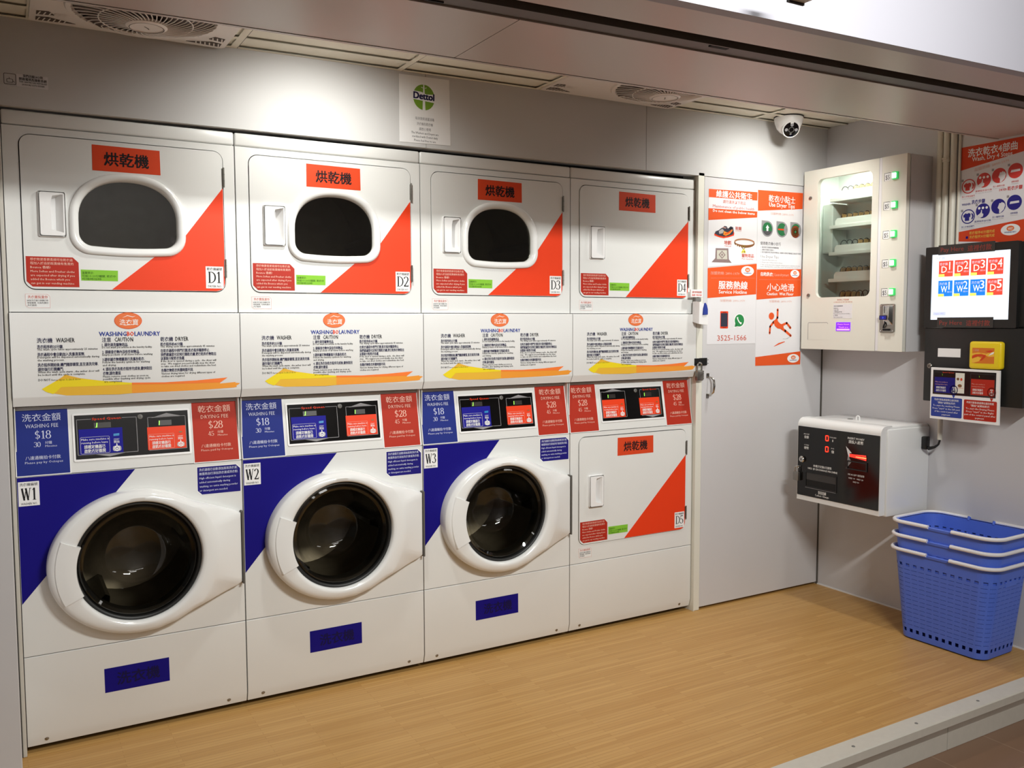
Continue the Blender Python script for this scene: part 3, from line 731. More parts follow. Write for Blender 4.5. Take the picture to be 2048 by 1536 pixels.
def washer_door(root):
    F = front_at(0.0); (cx, cz_), R = door_outline(144); N = len(R); b = B()
    def ring(fn): return [F.p(cx + fn(i)[0] * math.cos(2 * PI * i / N), cz_ + fn(i)[0] * math.sin(2 * PI * i / N) + 0.004 * fn(i)[2], fn(i)[1]) for i in range(N)]
    def arm(i):
        x = max(0.0, min(1.0, (R[i] - 0.245) / 0.09)) if math.cos(2 * PI * i / N) > 0 else 0.0
        return x * x * (3 - 2 * x)
    b.loft([ring(lambda i: (R[i], 0.0005, 0)), ring(lambda i: (R[i], 0.040 - 0.018 * arm(i), 0)), ring(lambda i: (R[i] - 0.003, 0.048 - 0.020 * arm(i), 0)), ring(lambda i: (R[i] - 0.009, 0.054 - 0.022 * arm(i), 0)),
            ring(lambda i: (min(R[i] - 0.014, 0.256), 0.0585 - 0.004 * arm(i), 0.3)), ring(lambda i: (min(R[i] - 0.02, 0.248), 0.0605, 0.5)), ring(lambda i: (0.212, 0.063, 1)), ring(lambda i: (0.202, 0.0615, 1)), ring(lambda i: (0.1975, 0.056, 1)), ring(lambda i: (0.1955, 0.030, 1)), ring(lambda i: (0.1955, 0.0, 1))], 'enamel_gloss')
    door = obj('washer_door', b, root, sharp=50)
    zc = cz_ + 0.004
    g = B(); g.lathe(F, cx, zc, [(0.1953, 0.044), (0.190, 0.047), (0.186, 0.045), (0.184, 0.036), (0.180, 0.030), (0.176, 0.024), (0.172, 0.0), (0.168, -0.02)], 'rubber', 72); obj('door_gasket', g, door)
    w = B(); w.lathe(F, cx, zc, [(0.1845, 0.037), (0.176, 0.040), (0.166, 0.034), (0.158, 0.012), (0.148, -0.03), (0.132, -0.075), (0.105, -0.105), (0.065, -0.122), (0.0005, -0.128)], 'door_glass', 72); obj('door_glass', w, door, fix=False)
    h = B(); a0, a1, m = 157, 206, 14
    def hr(rr, n, sh=0.0): return [F.p(cx + (rr - sh * abs(2 * i / m - 1) ** 2) * math.cos(math.radians(a0 + (a1 - a0) * i / m)), zc - 0.004 + (rr - sh * abs(2 * i / m - 1) ** 2) * math.sin(math.radians(a0 + (a1 - a0) * i / m)), n) for i in range(m + 1)]
    h.loft([hr(0.252, 0.0560), hr(0.247, 0.0640), hr(0.225, 0.0675), hr(0.196, 0.0690), hr(0.1885, 0.0675), hr(0.1865, 0.062), hr(0.188, 0.046)], 'enamel_gloss', True, False)
    for i in (0, m):
        e = [r_[i] for r_ in (hr(0.252, 0.0560), hr(0.247, 0.0640), hr(0.225, 0.0675), hr(0.196, 0.0690), hr(0.1885, 0.0675), hr(0.1865, 0.062), hr(0.188, 0.046))]
        h.face(e if i else e[::-1], 'enamel_gloss')
    obj('pull_handle', h, door)
    k = B(); k.box((0.6775, -0.029, 0.459), (0.6845, -0.001, 0.7155), 'seam', 0.001, 1); obj('hinge', k, door)
    return door

def make_machine(k):
    both = k == 3; D = ('D1', 'D2', 'D3', 'D4')[k]; Wn = ('W1', 'W2', 'W3', '')[k]
    lab = ('white stacked washer and dryer numbered W1 and D1 beside the pale side partition',
           'white stacked washer and dryer numbered W2 and D2, second from the side partition',
           'white stacked washer and dryer numbered W3 and D3, next to the double dryer stack',
           'white stack of two dryers numbered D4 and D5 without door windows, beside the store-room door')[k]
    root = thing('stacked_dryer' if both else 'stacked_washer_dryer', lab, 'dryer' if both else 'washing machine', (0, 0, 0), 'stacked laundry machines')
    F = FRONT
    c = B()
    for x0, x1 in ((0.0035, 0.0065), (0.6835, 0.6865)): c.box((x0, 0.012, 0.03), (x1, 0.70, 2.005), 'enamel')
    c.box((0.0035, 0.70, 0.03), (0.6865, 0.703, 2.005), 'enamel')
    for z in (0.032, 0.318, 0.890, 1.108, 1.4035, 1.970): c.box((0.0065, 0.025, z), (0.6835, 0.70, z + 0.002), 'dark_gap')
    obj('cabinet', c, root)
    t = B(); t.box((0.0015, 0.0, 1.9735), (0.6885, 0.70, 2.0175), 'enamel', 0.006, 3); obj('top_panel', t, root)
    for x in (0.06, 0.63):
        for y in (0.09, 0.64):
            f = B(); f.cyl((x, y, 0.0), (x, y, 0.031), 0.02, 'rubber', 14); obj('foot', f, root)
    # kick panel with a chamfered lower edge
    q = B(); P = Frame((0.002, 0, 0), (0, 1, 0), (0, 0, 1))
    q.prism(P, [(0.0, 0.057), (0.0, 0.313), (0.002, 0.3155), (0.02, 0.3155), (0.02, 0.022), (0.010, 0.022)], 0.0, 0.686, 'enamel')
    kick = obj('kick_panel', q, root)
    for x in (0.056, 0.626):
        s_ = B(); s_.lathe(Frame((0, 0.0055, 0), (1, 0, 0), (0, 0, 1)), x, 0.041, [(0.0065, -0.002), (0.0065, 0.0012), (0.004, 0.0022), (0.0, 0.0023)], 'steel', 14); obj('screw', s_, kick)
    if not both:
        sticker('name_sign', kick, [(0.230, 0.1535), (0.431, 0.1535), (0.4305, 0.235), (0.2295, 0.2345)], 'navy', lambda b, F2, n: b.text(F2, '洗衣機', 0.3335, 0.177, 0.046, 'ink_dark_navy', n, 'C', bold=0.02, width=0.132, res=2), 0.0)
        p = B(); p.sheet(F, [rect(0.002, 0.688, 0.3185, 0.8905), circ(0.343, 0.592, 0.205, 48)[::-1]], -0.016, 0.0, 'enamel')
        wp = obj('washer_front_panel', p, root)
        sticker('corner_decal', wp, [(0.003, 0.488), (0.344, 0.8895), (0.003, 0.8895)], 'navy', None, 0.0)
        number_label(wp, Wn, '洗衣機編號', 'WASHER NO.', 0.0055, 0.0635, 0.800, 0.8765, -0.0007)
        def det(b, F2, n):
            b.poly(F2, clip_corner(0.5395, 0.6825, 0.7825, 0.8775, 0.014), n - 0.0002, 'navy_sticker')
            for i, (t_, w_) in enumerate((('洗衣過程已自動添加高效洗衣液,', 0.128), ('無需再自行添加洗衣液或洗衣粉.', 0.130), ('High efficient liquid detergent is', 0.122), ('added automatically during', 0.102), ('washing, no extra washing powder', 0.128), ('or detergent are needed.', 0.094))):
                b.text(F2, t_, 0.5455, 0.864 - i * 0.0142, 0.0106 if i < 2 else 0.0098, 'fee_ink_blue', n + 0.0002, width=w_, bold=0.01)
        sticker('detergent_sticker', wp, clip_corner(0.5375, 0.6845, 0.7805, 0.8795, 0.013), 'paper', det, 0.0)
        drum(root, 0.343, 0.592, 0.215, 0.42, 0.03)
        washer_door(root)
    else:
        p = B(); p.sheet(F, [rect(0.002, 0.688, 0.3185, 0.8905), rrect(0.0445, 0.6515, 0.3965, 0.8725, 0.034, 8)[::-1]], -0.016, 0.0, 'enamel')
        fp = obj('dryer_front_panel', p, root)
        dryer_door(root, 'D5', -1.0775, False)
        reminder(fp, -1.0775)
    control_panel(root, k)
    obj('header_panel', header_mesh(), root, fix=False)
    p = B(); p.sheet(F, [rect(0.002, 0.688, 1.4055, 1.971), rrect(0.0445, 0.6515, 1.4735, 1.9495, 0.034, 8)[::-1]], -0.016, 0.0, 'enamel')
    fp = obj('dryer_front_panel', p, root)
    reminder(fp, 0.0)
    dryer_door(root, D, 0.0, not both)
    if not both: drum(root, 0.345, 1.69, 0.255, 0.5, 0.03)
    ROOT_LOC[root.name] = Vector((0, 0, 0))
    return root
def reminder(fp, dz):
    def fill(b, F2, n):
        b.outline(F2, [(u, v + dz) for u, v in clip_corner(0.0475, 0.1145, 1.4185, 1.4605, 0.007)], 0.0006, n - 0.0003, 'ink_red')
        b.text(F2, '洗衣寶獎賞你', 0.081, 1.4475 + dz, 0.0105, 'ink_red', n, 'C', width=0.055)
        for i, w in enumerate((0.058, 0.058, 0.026)): b.text(F2, ('以後洗衣儲分換購衣物', '增值優惠, 可換免費的', '洗衣服務')[i], 0.0515, 1.4385 - i * 0.0075 + dz, 0.0062, 'ink_soft', n, width=w)
    sticker('bonus_sticker', fp, [(u, v + dz) for u, v in clip_corner(0.0455, 0.1165, 1.4165, 1.4625, 0.008)], 'enamel_gloss', fill, 0.0)

for k in range(4):
    r = make_machine(k); r.location.x = 0.69 * k
# ------------------------------------------------------------------ store-room door
DY = -0.014
b = B(); b.box((2.803, DY, 0.012), (3.6105, 0.022, 2.038), 'lilac_panel', 0.0015, 1)
b.box((2.80, 0.03, 0.0), (3.613, 0.05, 2.05), 'void')
door1 = struct('door_1', b)
b = B(); yb = DY
for z in (1.116, 1.020): b.box((2.829, yb - 0.0035, z - 0.0115), (2.846, yb, z + 0.0115), 'chrome', 0.002, 1); b.cyl((2.8375, yb - 0.0035, z + 0.004), (2.8375, yb - 0.0045, z + 0.004), 0.003, 'steel', 10)
b.tube([(2.842, yb - 0.003, 1.110), (2.8455, yb - 0.018, 1.1065), (2.848, yb - 0.030, 1.096), (2.8485, yb - 0.034, 1.068), (2.848, yb - 0.030, 1.040), (2.8455, yb - 0.018, 1.0295), (2.842, yb - 0.003, 1.026)], [0.004, 0.0048, 0.0055, 0.0065, 0.0055, 0.0048, 0.004], 'chrome', 10)
obj('door_handle', b, door1)

def oval_logo(b, F, c, rx, ry, n):
    b.poly(F, circ(c[0], c[1], rx, 36, ry), n, 'paper')
    b.poly(F, circ(c[0], c[1] + ry * 0.22, rx * 0.40, 24, ry * 0.46), n + 0.0003, 'logo_orange')
    b.strip(F, [(c[0] - rx * 0.25, c[1] + ry * 0.25), (c[0] + rx * 0.25, c[1] + ry * 0.28)], ry * 0.1, n + 0.0006, 'ink_white')
    b.strip(F, [(c[0] - rx * 0.22, c[1] + ry * 0.06), (c[0] + rx * 0.22, c[1] + ry * 0.04)], ry * 0.08, n + 0.0006, 'ink_white')
    b.text(F, 'WASHiNGBO', c[0], c[1] - ry * 0.55, ry * 0.34, 'ink_blue', n + 0.0003, 'C', width=rx * 1.25, bold=0.02)
PF = front_at(DY)
def poster(name, label, pts, base, fill, cat='poster', grp='notices stuck on the store-room door', F=PF):
    b = B(); b.prism(F, pts, 0.0001, 0.0008, base); fill(b, F, 0.0013)
    o = obj(name, b, None, loc=F.p(sum(p[0] for p in pts) / len(pts), min(p[1] for p in pts), 0), fix=False)
    return tag(o, label, cat, grp)

def fA(b, F, n):
    O = 'poster_orange'
    b.poly(F, [(2.8300, 1.9425), (3.1385, 1.9465), (3.1395, 1.9865), (2.8295, 1.9805)], n - 0.0002, O)
    b.text(F, '維護公共衛生', 2.875, 1.9495, 0.0335, 'ink_white', n + 0.0002, width=0.229, bold=0.02, res=2)
    b.text(F, '請勿清洗以下用品', 2.918, 1.9215, 0.0175, 'ink_red', n, width=0.145)
    b.text(F, 'Maintenance of public health', 2.855, 1.8985, 0.0185, 'ink_red', n, width=0.266)
    b.poly(F, [(2.8290, 1.8375), (3.1390, 1.8665), (3.1400, 1.8950), (2.8285, 1.8920)], n - 0.0002, O)
    b.text(F, 'Do not clean the below items', 2.856, 1.8775, 0.0165, 'ink_white', n + 0.0002, width=0.267, bold=0.025)
    # child's shoe
    b.poly(F, [(2.867, 1.779), (2.867, 1.769), (2.900, 1.761), (2.925, 1.7585), (2.955, 1.764), (2.990, 1.774), (2.992, 1.786), (2.985, 1.797), (2.93, 1.779)], n, 'orange_red')
    b.poly(F, [(2.868, 1.777), (2.874, 1.788), (2.893, 1.794), (2.912, 1.806), (2.930, 1.816), (2.943, 1.814), (2.951, 1.804), (2.968, 1.816), (2.984, 1.812), (2.988, 1.794), (2.985, 1.780), (2.955, 1.770), (2.925, 1.766), (2.893, 1.769)], n + 0.0003, 'shoe_navy')
    b.poly(F, [(2.893, 1.790), (2.915, 1.802), (2.926, 1.794), (2.918, 1.781), (2.897, 1.777)], n + 0.0006, 'shoe_grey')
    b.poly(F, [(2.925, 1.792), (2.948, 1.786), (2.965, 1.794), (2.978, 1.803), (2.981, 1.797), (2.962, 1.779), (2.938, 1.770), (2.922, 1.774)], n + 0.0006, 'swoosh_amber')
    b.strip(F, [(2.930, 1.778), (2.952, 1.784), (2.972, 1.797)], 0.005, n + 0.0008, 'orange_red')
    b.poly(F, circ(2.969, 1.806, 0.009, 14, 0.006), n + 0.0008, 'ink')
    for i in range(3): b.strip(F, [(2.914 + i * 0.008, 1.806 - i * 0.001), (2.926 + i * 0.008, 1.812 - i * 0.002)], 0.0022, n + 0.0009, 'ink_pink')
    b.text(F, '鞋類', 2.999, 1.801, 0.0185, 'ink_red', n, width=0.039, bold=0.015); b.text(F, 'Footwear', 2.999, 1.794, 0.006, 'ink_red', n, width=0.039)
    b.text(F, '地氈', 2.929, 1.7305, 0.0215, 'ink_red', n, width=0.046, bold=0.015); b.text(F, 'Carpet', 2.930, 1.720, 0.0105, 'ink_red', n, width=0.044)
    # pet collar
    oc = circ(3.059, 1.741, 0.0665, 40, 0.0215); ic = circ(3.059, 1.7445, 0.061, 40, 0.0135)
    b.sheet(F, [oc, ic[::-1]], n - 0.0004, n, 'brown_leather', False)
    b.sheet(F, [circ(3.059, 1.7475, 0.0655, 40, 0.0155), circ(3.059, 1.7435, 0.060, 40, 0.0125)[::-1]], n, n + 0.0003, 'brown_pale', False)
    for u, v in ((3.006, 1.729), (3.019, 1.725), (3.033, 1.722)): b.poly(F, circ(u, v, 0.003, 10), n + 0.0006, 'ink_white')
    b.outline(F, circ(3.053, 1.7215, 0.009, 18, 0.008), 0.0028, n + 0.0006, 'tag_gold'); b.poly(F, circ(3.054, 1.704, 0.0095, 14, 0.0085), n + 0.0004, 'tag_gold'); b.poly(F, circ(3.045, 1.698, 0.006, 10), n + 0.0004, 'tag_gold'); b.poly(F, circ(3.062, 1.699, 0.006, 10), n + 0.0004, 'tag_gold')
    # carpet
    b.poly(F, [(2.851, 1.6445), (2.978, 1.6455), (2.960, 1.662), (2.956, 1.7125), (2.876, 1.7105), (2.874, 1.664)], n, 'rug_mauve')
    b.poly(F, [(2.884, 1.660), (2.950, 1.661), (2.947, 1.703), (2.884, 1.7015)], n + 0.0003, 'rug_cream')
    b.poly(F, [(2.916, 1.662), (2.938, 1.681), (2.916, 1.700), (2.894, 1.681)], n + 0.0005, 'rug_mauve'); b.poly(F, [(2.916, 1.668), (2.930, 1.681), (2.916, 1.694), (2.902, 1.681)], n + 0.0007, 'rug_cream'); b.poly(F, [(2.916, 1.674), (2.923, 1.681), (2.916, 1.688), (2.909, 1.681)], n + 0.0009, 'rug_mauve')
    b.text(F, '寵物用品', 3.043, 1.675, 0.0195, 'ink_red', n, width=0.078, bold=0.015); b.text(F, 'Pet supplies', 3.044, 1.664, 0.0095, 'ink_red', n, width=0.074)
poster('hygiene_poster', 'orange and white public health poster with shoe, collar and carpet pictures on the store-room door', [(2.8285, 1.622), (3.1405, 1.650), (3.1405, 1.9870), (2.8285, 1.981)], 'poster_white', fA)
def fB(b, F, n):
    b.poly(F, [(3.144, 1.8990), (3.450, 1.9255), (3.4510, 2.0040), (3.1430, 1.9980)], n - 0.0002, 'poster_orange')
    b.text(F, '乾衣小貼士', 3.215, 1.9495, 0.0365, 'ink_white', n + 0.0002, width=0.182, bold=0.01, res=2)
    b.text(F, 'Use Dryer Tips', 3.218, 1.9245, 0.0285, 'ink_white', n + 0.0002, width=0.175, bold=0.015, res=2)
    b.text(F, '加盟熱線: 2890-1979', 3.228, 1.887, 0.0125, 'ink_pink', n, width=0.160)
    for i, u in enumerate((3.209, 3.309, 3.405)):
        v = 1.8165 + i * 0.001; r = 0.039
        b.poly(F, [(u - r, v + r)] + arc(u, v, r, r * 0.98, 90, -180, 22), n, 'ink_pale')
        b.poly(F, arc(u, v, r * 0.82, r * 0.8, 0, 360, 24)[:-1], n + 0.0003, 'leaf_green')
        if i == 0:
            b.poly(F, arc(u, v, r * 0.82, r * 0.8, 200, 340, 14), n + 0.0006, 'ink_soft')
            b.poly(F, [(u - 0.012, v + 0.004), (u, v + 0.019), (u + 0.012, v + 0.004)], n + 0.0006, 'ink_white'); b.poly(F, rect(u - 0.006, u + 0.006, v - 0.012, v + 0.005), n + 0.0006, 'ink_white')
        if i == 1: b.strip(F, [(u - 0.028, v), (u + 0.026, v)], 0.007, n + 0.0006, 'orange_red'); b.poly(F, arc(u + 0.03, v, 0.018, 0.026, 90, 270, 12), n + 0.0008, 'ink_pale')
        if i == 2:
            for q, rr in enumerate((0.026, 0.018, 0.010)): b.outline(F, circ(u - 0.003, v - 0.008, rr, 20), 0.0055, n + 0.0006 + q * 0.0001, 'orange_red')
            b.poly(F, arc(u + 0.032, v, 0.014, 0.026, 90, 270, 12), n + 0.0009, 'ink_pale')
    b.text(F, '使用乾衣機小技巧', 3.164, 1.739, 0.0180, 'ink_soft', n, width=0.138)
    for i, (t, w) in enumerate((('1. 每次乾衣前請清潔隔塵網格', 0.122), ('2. 請將衣物脫水後放入', 0.092), ('3. 乾衣過程中把已乾的衣物取出, 以重新分配乾衣機負載, 節省乾衣時間', 0.276))): b.text(F, t, 3.167, 1.7235 - i * 0.0118, 0.0088, 'ink_soft', n, width=w)
    b.text(F, 'Use Dryer Tips', 3.166, 1.6765, 0.0175, 'ink_pale', n, width=0.124)
    for i, (t, w) in enumerate((('1. Clean the filter before use', 0.112), ('2. Please spin clothes before drying', 0.148), ('3. Take out the dried clothes during the drying process to redistribute the load,', 0.272), ('    save drying time and the cost of using the dryer', 0.262))): b.text(F, t, 3.167, 1.6635 - i * (0.0115 if i < 3 else 0.0106), 0.0075, 'ink_pale', n, width=w)
poster('dryer_tips_poster', 'dryer tips poster with three green drop icons beside the wall vending machine', [(3.1425, 1.6225), (3.4505, 1.6285), (3.4512, 2.0045), (3.1425, 1.9985)], 'poster_white', fB)
def fC(b, F, n):
    b.poly(F, [(2.829, 1.4775), (3.1415, 1.4995), (3.1420, 1.6460), (2.8285, 1.6170)], n - 0.0002, 'poster_orange')
    b.text(F, '加盟熱線: 2890-1979', 2.847, 1.589, 0.0165, 'ink_pink', n + 0.0002, width=0.182)
    b.strip(F, [(2.848, 1.571), (3.13, 1.577)], 0.0006, n + 0.0002, 'ink_pink')
    oval_logo(b, F, (3.082, 1.6095), 0.0415, 0.0235, n + 0.0002)
    b.text(F, '服務熱線', 2.897, 1.5245, 0.0415, 'ink_white', n + 0.0002, width=0.186, bold=0.022, res=2)
    b.text(F, 'Service Hotline', 2.899, 1.5005, 0.0235, 'ink_white', n + 0.0002, width=0.180, bold=0.015, res=2)
    b.text(F, '加盟熱線: 2890-1979', 2.908, 1.4625, 0.0125, 'ink_pink', n, width=0.160)
    b.prism(F, rrect(2.911, 2.961, 1.336, 1.417, 0.003, 3), n - 0.0004, n, 'orange_red'); b.poly(F, rect(2.9145, 2.9575, 1.3445, 1.4085), n + 0.0003, 'shoe_navy')
    b.strip(F, [(2.926, 1.4125), (2.948, 1.4125)], 0.002, n + 0.0003, 'ink'); b.strip(F, [(2.926, 1.340), (2.948, 1.340)], 0.002, n + 0.0003, 'ink')
    b.poly(F, circ(3.034, 1.3735, 0.0355, 30, 0.0335), n, 'ink_white'); b.poly(F, [(3.008, 1.356), (2.997, 1.337), (3.024, 1.342)], n, 'ink_white')
    b.poly(F, circ(3.034, 1.3735, 0.0305, 30, 0.029), n + 0.0003, 'phone_green'); b.poly(F, [(3.0085, 1.361), (3.003, 1.3425), (3.022, 1.3465)], n + 0.0003, 'phone_green')
    b.strip(F, [(3.0205, 1.389), (3.022, 1.381), (3.028, 1.371), (3.036, 1.363), (3.047, 1.3585)], [0.010, 0.0065, 0.006, 0.0065, 0.011], n + 0.0006, 'ink_white')
    b.text(F, '3525-1566', 2.894, 1.2785, 0.0365, 'ink_red', n, width=0.187, res=2)
poster('hotline_poster', 'service hotline poster with phone and green chat icon and number 3525-1566, above the door padlock', [(2.8285, 1.262), (3.1420, 1.262), (3.1420, 1.6462), (2.8285, 1.6172)], 'poster_white', fC)
def fD(b, F, n):
    b.poly(F, [(3.144, 1.4735), (3.4500, 1.4945), (3.4500, 1.6280), (3.1435, 1.6185)], n - 0.0002, 'poster_orange')
    b.text(F, '自助洗衣', 3.170, 1.590, 0.0205, 'ink_white', n + 0.0002, width=0.080, bold=0.025); b.text(F, '| Laundrymart', 3.255, 1.5905, 0.0185, 'ink_pink', n + 0.0002, width=0.108)
    b.strip(F, [(3.16, 1.571), (3.44, 1.5755)], 0.0006, n + 0.0002, 'ink_pink')
    oval_logo(b, F, (3.405, 1.6045), 0.0315, 0.0195, n + 0.0002)
    b.text(F, '小心地滑', 3.213, 1.520, 0.0405, 'ink_white', n + 0.0002, width=0.187, bold=0.008, res=2)
    b.text(F, 'Caution  Wet Floor', 3.213, 1.4965, 0.0205, 'ink_white', n + 0.0002, width=0.184, bold=0.015, res=2)
    b.text(F, '加盟熱線: 2890-1979', 3.230, 1.462, 0.0125, 'ink_pink', n, width=0.156)
    O = 'poster_orange'
    def limb(pts, w):
        b.strip(F, pts, w, n, O)
        for p, ww in zip(pts, w if isinstance(w, list) else [w] * len(pts)): b.poly(F, circ(p[0], p[1], ww / 2, 12), n, O)
    b.poly(F, circ(3.2475, 1.3945, 0.0185, 24, 0.0175), n, O)
    limb([(3.2895, 1.426), (3.2890, 1.387), (3.281, 1.373)], 0.0125); limb([(3.283, 1.373), (3.262, 1.364), (3.240, 1.343), (3.2375, 1.311)], [0.016, 0.013, 0.012, 0.012])
    b.poly(F, [(3.262, 1.365), (3.285, 1.382), (3.296, 1.366), (3.308, 1.358), (3.330, 1.351), (3.334, 1.334), (3.318, 1.330), (3.290, 1.334), (3.272, 1.346)], n + 0.0002, O)
    limb([(3.322, 1.349), (3.354, 1.360), (3.381, 1.336)], [0.013, 0.0125, 0.0125]); limb([(3.318, 1.335), (3.345, 1.321), (3.384, 1.297)], [0.014, 0.013, 0.0125])
    b.poly(F, [(3.264, 1.2445), (3.276, 1.2465), (3.346, 1.267), (3.340, 1.2695), (3.30, 1.2615)], n, O)
    b.strip(F, [(3.330, 1.282), (3.348, 1.281), (3.362, 1.285), (3.371, 1.291)], 0.0012, n, 'ink_pale'); b.strip(F, [(3.356, 1.281), (3.372, 1.286), (3.380, 1.292)], 0.0012, n, 'ink_pale')
    b.poly(F, [(3.1435, 1.1530), (3.4560, 1.1520), (3.4560, 1.2180), (3.1430, 1.1955)], n - 0.0002, O)
    oval_logo(b, F, (3.405, 1.1835), 0.042, 0.0215, n + 0.0002)
poster('wet_floor_poster', 'wet floor warning poster with a slipping orange figure on the store-room door', [(3.1430, 1.1525), (3.4565, 1.1515), (3.4565, 1.6282), (3.1430, 1.6187)], 'poster_white', fD)

# hasp, padlock, dispenser and small notice on the door post
t = thing('door_hasp', 'black hasp joining the store-room door to its post', 'hasp', (2.79, -0.018, 1.18))
b = B(); b.box((2.749, -0.0235, 1.1645), (2.787, -0.0185, 1.1985), 'black_plastic', 0.0015, 1); b.box((2.757, -0.0355, 1.170), (2.779, -0.0230, 1.178), 'black_plastic', 0.0015, 1); obj('staple_plate', b, t)
b = B(); b.box((2.781, -0.0225, 1.1650), (2.8275, -0.0145, 1.1995), 'black_plastic', 0.0015, 1); obj('hinge_plate', b, t)
for z in (1.190, 1.1735):
    b = B(); b.lathe(PF, 2.8385, z, [(0.0025, 0.0), (0.002, 0.0012), (0.0, 0.0014)], 'ink', 10); obj('screw', b, t)
def u_path(c, w, h, y, n=10):
    return [(c - w, y, h[0])] + [(c - w * math.cos(PI * i / n), y, h[1] + w * math.sin(PI * i / n)) for i in range(n + 1)] + [(c + w, y, h[0])]
t = thing('combination_padlock', 'grey combination padlock hanging on the black door hasp', 'padlock', (2.768, -0.035, 1.094))
b = B(); b.box((2.7465, -0.046, 1.0955), (2.7855, -0.026, 1.144), 'steel', 0.005, 2); obj('lock_body', b, t)
b = B(); b.tube(u_path(2.768, 0.0125, (1.140, 1.166), -0.036), 0.0036, 'chrome', 10); obj('shackle', b, t)
for i in range(4):
    b = B(); b.cyl((2.7835, -0.036, 1.102 + i * 0.0105), (2.7835, -0.036, 1.110 + i * 0.0105), 0.0085, 'grey_plastic', 12); obj('dial', b, t)
t = thing('wall_dispenser', 'small white dispenser with a blue front on the post beside dryer D4', 'dispenser', (2.765, -0.018, 1.352))
b = B()
Fd = front_at(-0.018)
b.loft([[Fd.p(u, v, n) for u, v in pts] for pts, n in (([(2.735, 1.368), (2.795, 1.365), (2.795, 1.45), (2.738, 1.461)], 0.0), ([(2.732, 1.362), (2.788, 1.352), (2.787, 1.446), (2.734, 1.461)], 0.03), ([(2.735, 1.358), (2.789, 1.353), (2.787, 1.440), (2.737, 1.457)], 0.046))], 'white_plastic', False, True, True, True)
obj('dispenser_body', b, t)
b = B(); bl = [(2.7545, 1.397), (2.786, 1.399), (2.7855, 1.425), (2.780, 1.444), (2.772, 1.456), (2.763, 1.448), (2.757, 1.428)]
b.loft([[Fd.p(u, v, 0.044) for u, v in bl], [Fd.p(2.770 + (u - 2.770) * 0.8, 1.42 + (v - 1.42) * 0.85, 0.052) for u, v in bl]], 'ink_blue', False, True, False, True); obj('blue_cover', b, t)
b = B(); b.box((2.7425, -0.034, 1.460), (2.775, -0.018, 1.4775), 'grey_plastic', 0.003, 2); b.cyl((2.76, -0.026, 1.452), (2.76, -0.026, 1.462), 0.004, 'grey_plastic', 10); obj('wall_bracket', b, t)
b = B(); Fs = front_at(-0.034)
b.box((2.711, -0.034, 1.4805), (2.783, -0.026, 1.515), 'paper', 0.001, 1); b.box((2.735, -0.026, 1.487), (2.765, -0.018, 1.508), 'white_plastic')
b.text(Fs, '請勿移除設備', 2.747, 1.4995, 0.0105, 'ink_red', 0.0004, 'C', width=0.056, bold=0.015); b.text(Fs, '自助 洗衣店', 2.747, 1.4865, 0.0095, 'orange_red', 0.0004, 'C', width=0.058, bold=0.02)
tag(obj('notice_tag', b, None, loc=(2.747, -0.018, 1.4805), fix=False), 'tiny white tag with two lines of orange lettering above the blue-fronted dispenser', 'sign')

# ------------------------------------------------------------------ notices on the fascia
FF = front_at(FY)
def fDet(b, F, n):
    c = (1.391, 2.2155)
    for s_ in (-1, 1):
        pts = [(c[0] + s_ * 0.002, c[1] + 0.047)] + [(c[0] + s_ * (0.002 + 0.0425 * math.sin(PI * i / 14)), c[1] + 0.047 * math.cos(PI * i / 14)) for i in range(1, 14)] + [(c[0] + s_ * 0.006, c[1] - 0.047)]
        b.poly(F, pts, n, 'dettol_green')
        b.strip(F, [(c[0] + s_ * 0.004, c[1] + 0.034), (c[0] + s_ * 0.011, c[1] + 0.0365)], 0.002, n + 0.0006, 'ink_white')
    b.poly(F, [(c[0] - 0.0475, c[1] - 0.010), (c[0] + 0.046, c[1] - 0.0165), (c[0] + 0.046, c[1] + 0.0145), (c[0] + 0.01, c[1] + 0.012), (c[0] - 0.012, c[1] + 0.0195), (c[0] - 0.0475, c[1] + 0.0205)], n + 0.0003, 'paper')
    b.text(F, 'Dettol', c[0] - 0.0003, c[1] - 0.0075, 0.0345, 'ink_dark_navy', n + 0.0006, 'C', width=0.084, bold=0.045, res=3, rot=-0.02)
    for i, (t, w, h) in enumerate((('每次使用滴露消毒', 0.078, 0.0125), ('洗衣機及乾衣機', 0.066, 0.0125), ('請放心使用', 0.048, 0.0125), ('The Washers and Dryers are', 0.112, 0.0115), ('sterilized with Dettol daily', 0.106, 0.0115), ('Please feel free to use', 0.090, 0.0115))):
        b.text(F, t, c[0] + 0.003, (2.131, 2.1115, 2.0925, 2.078, 2.0645, 2.0505)[i], h, 'ink_soft' if i > 2 else 'ink_pale', n, 'C', width=w)
b = B()
F0 = FF; N_ = 14; gridv = []
for j in range(2):
    pass
pts = [(1.291, 2.290), (1.498, 2.2935), (1.502, 2.047), (1.290, 2.042)]
b.prism(FF, pts[::-1], 0.001, 0.0016, 'paper'); fDet(b, FF, 0.0022)
tag(obj('disinfectant_notice', b, None, loc=(1.395, FY, 2.042), fix=False), 'white paper notice with a round green logo taped to the fascia over the third stack', 'notice')
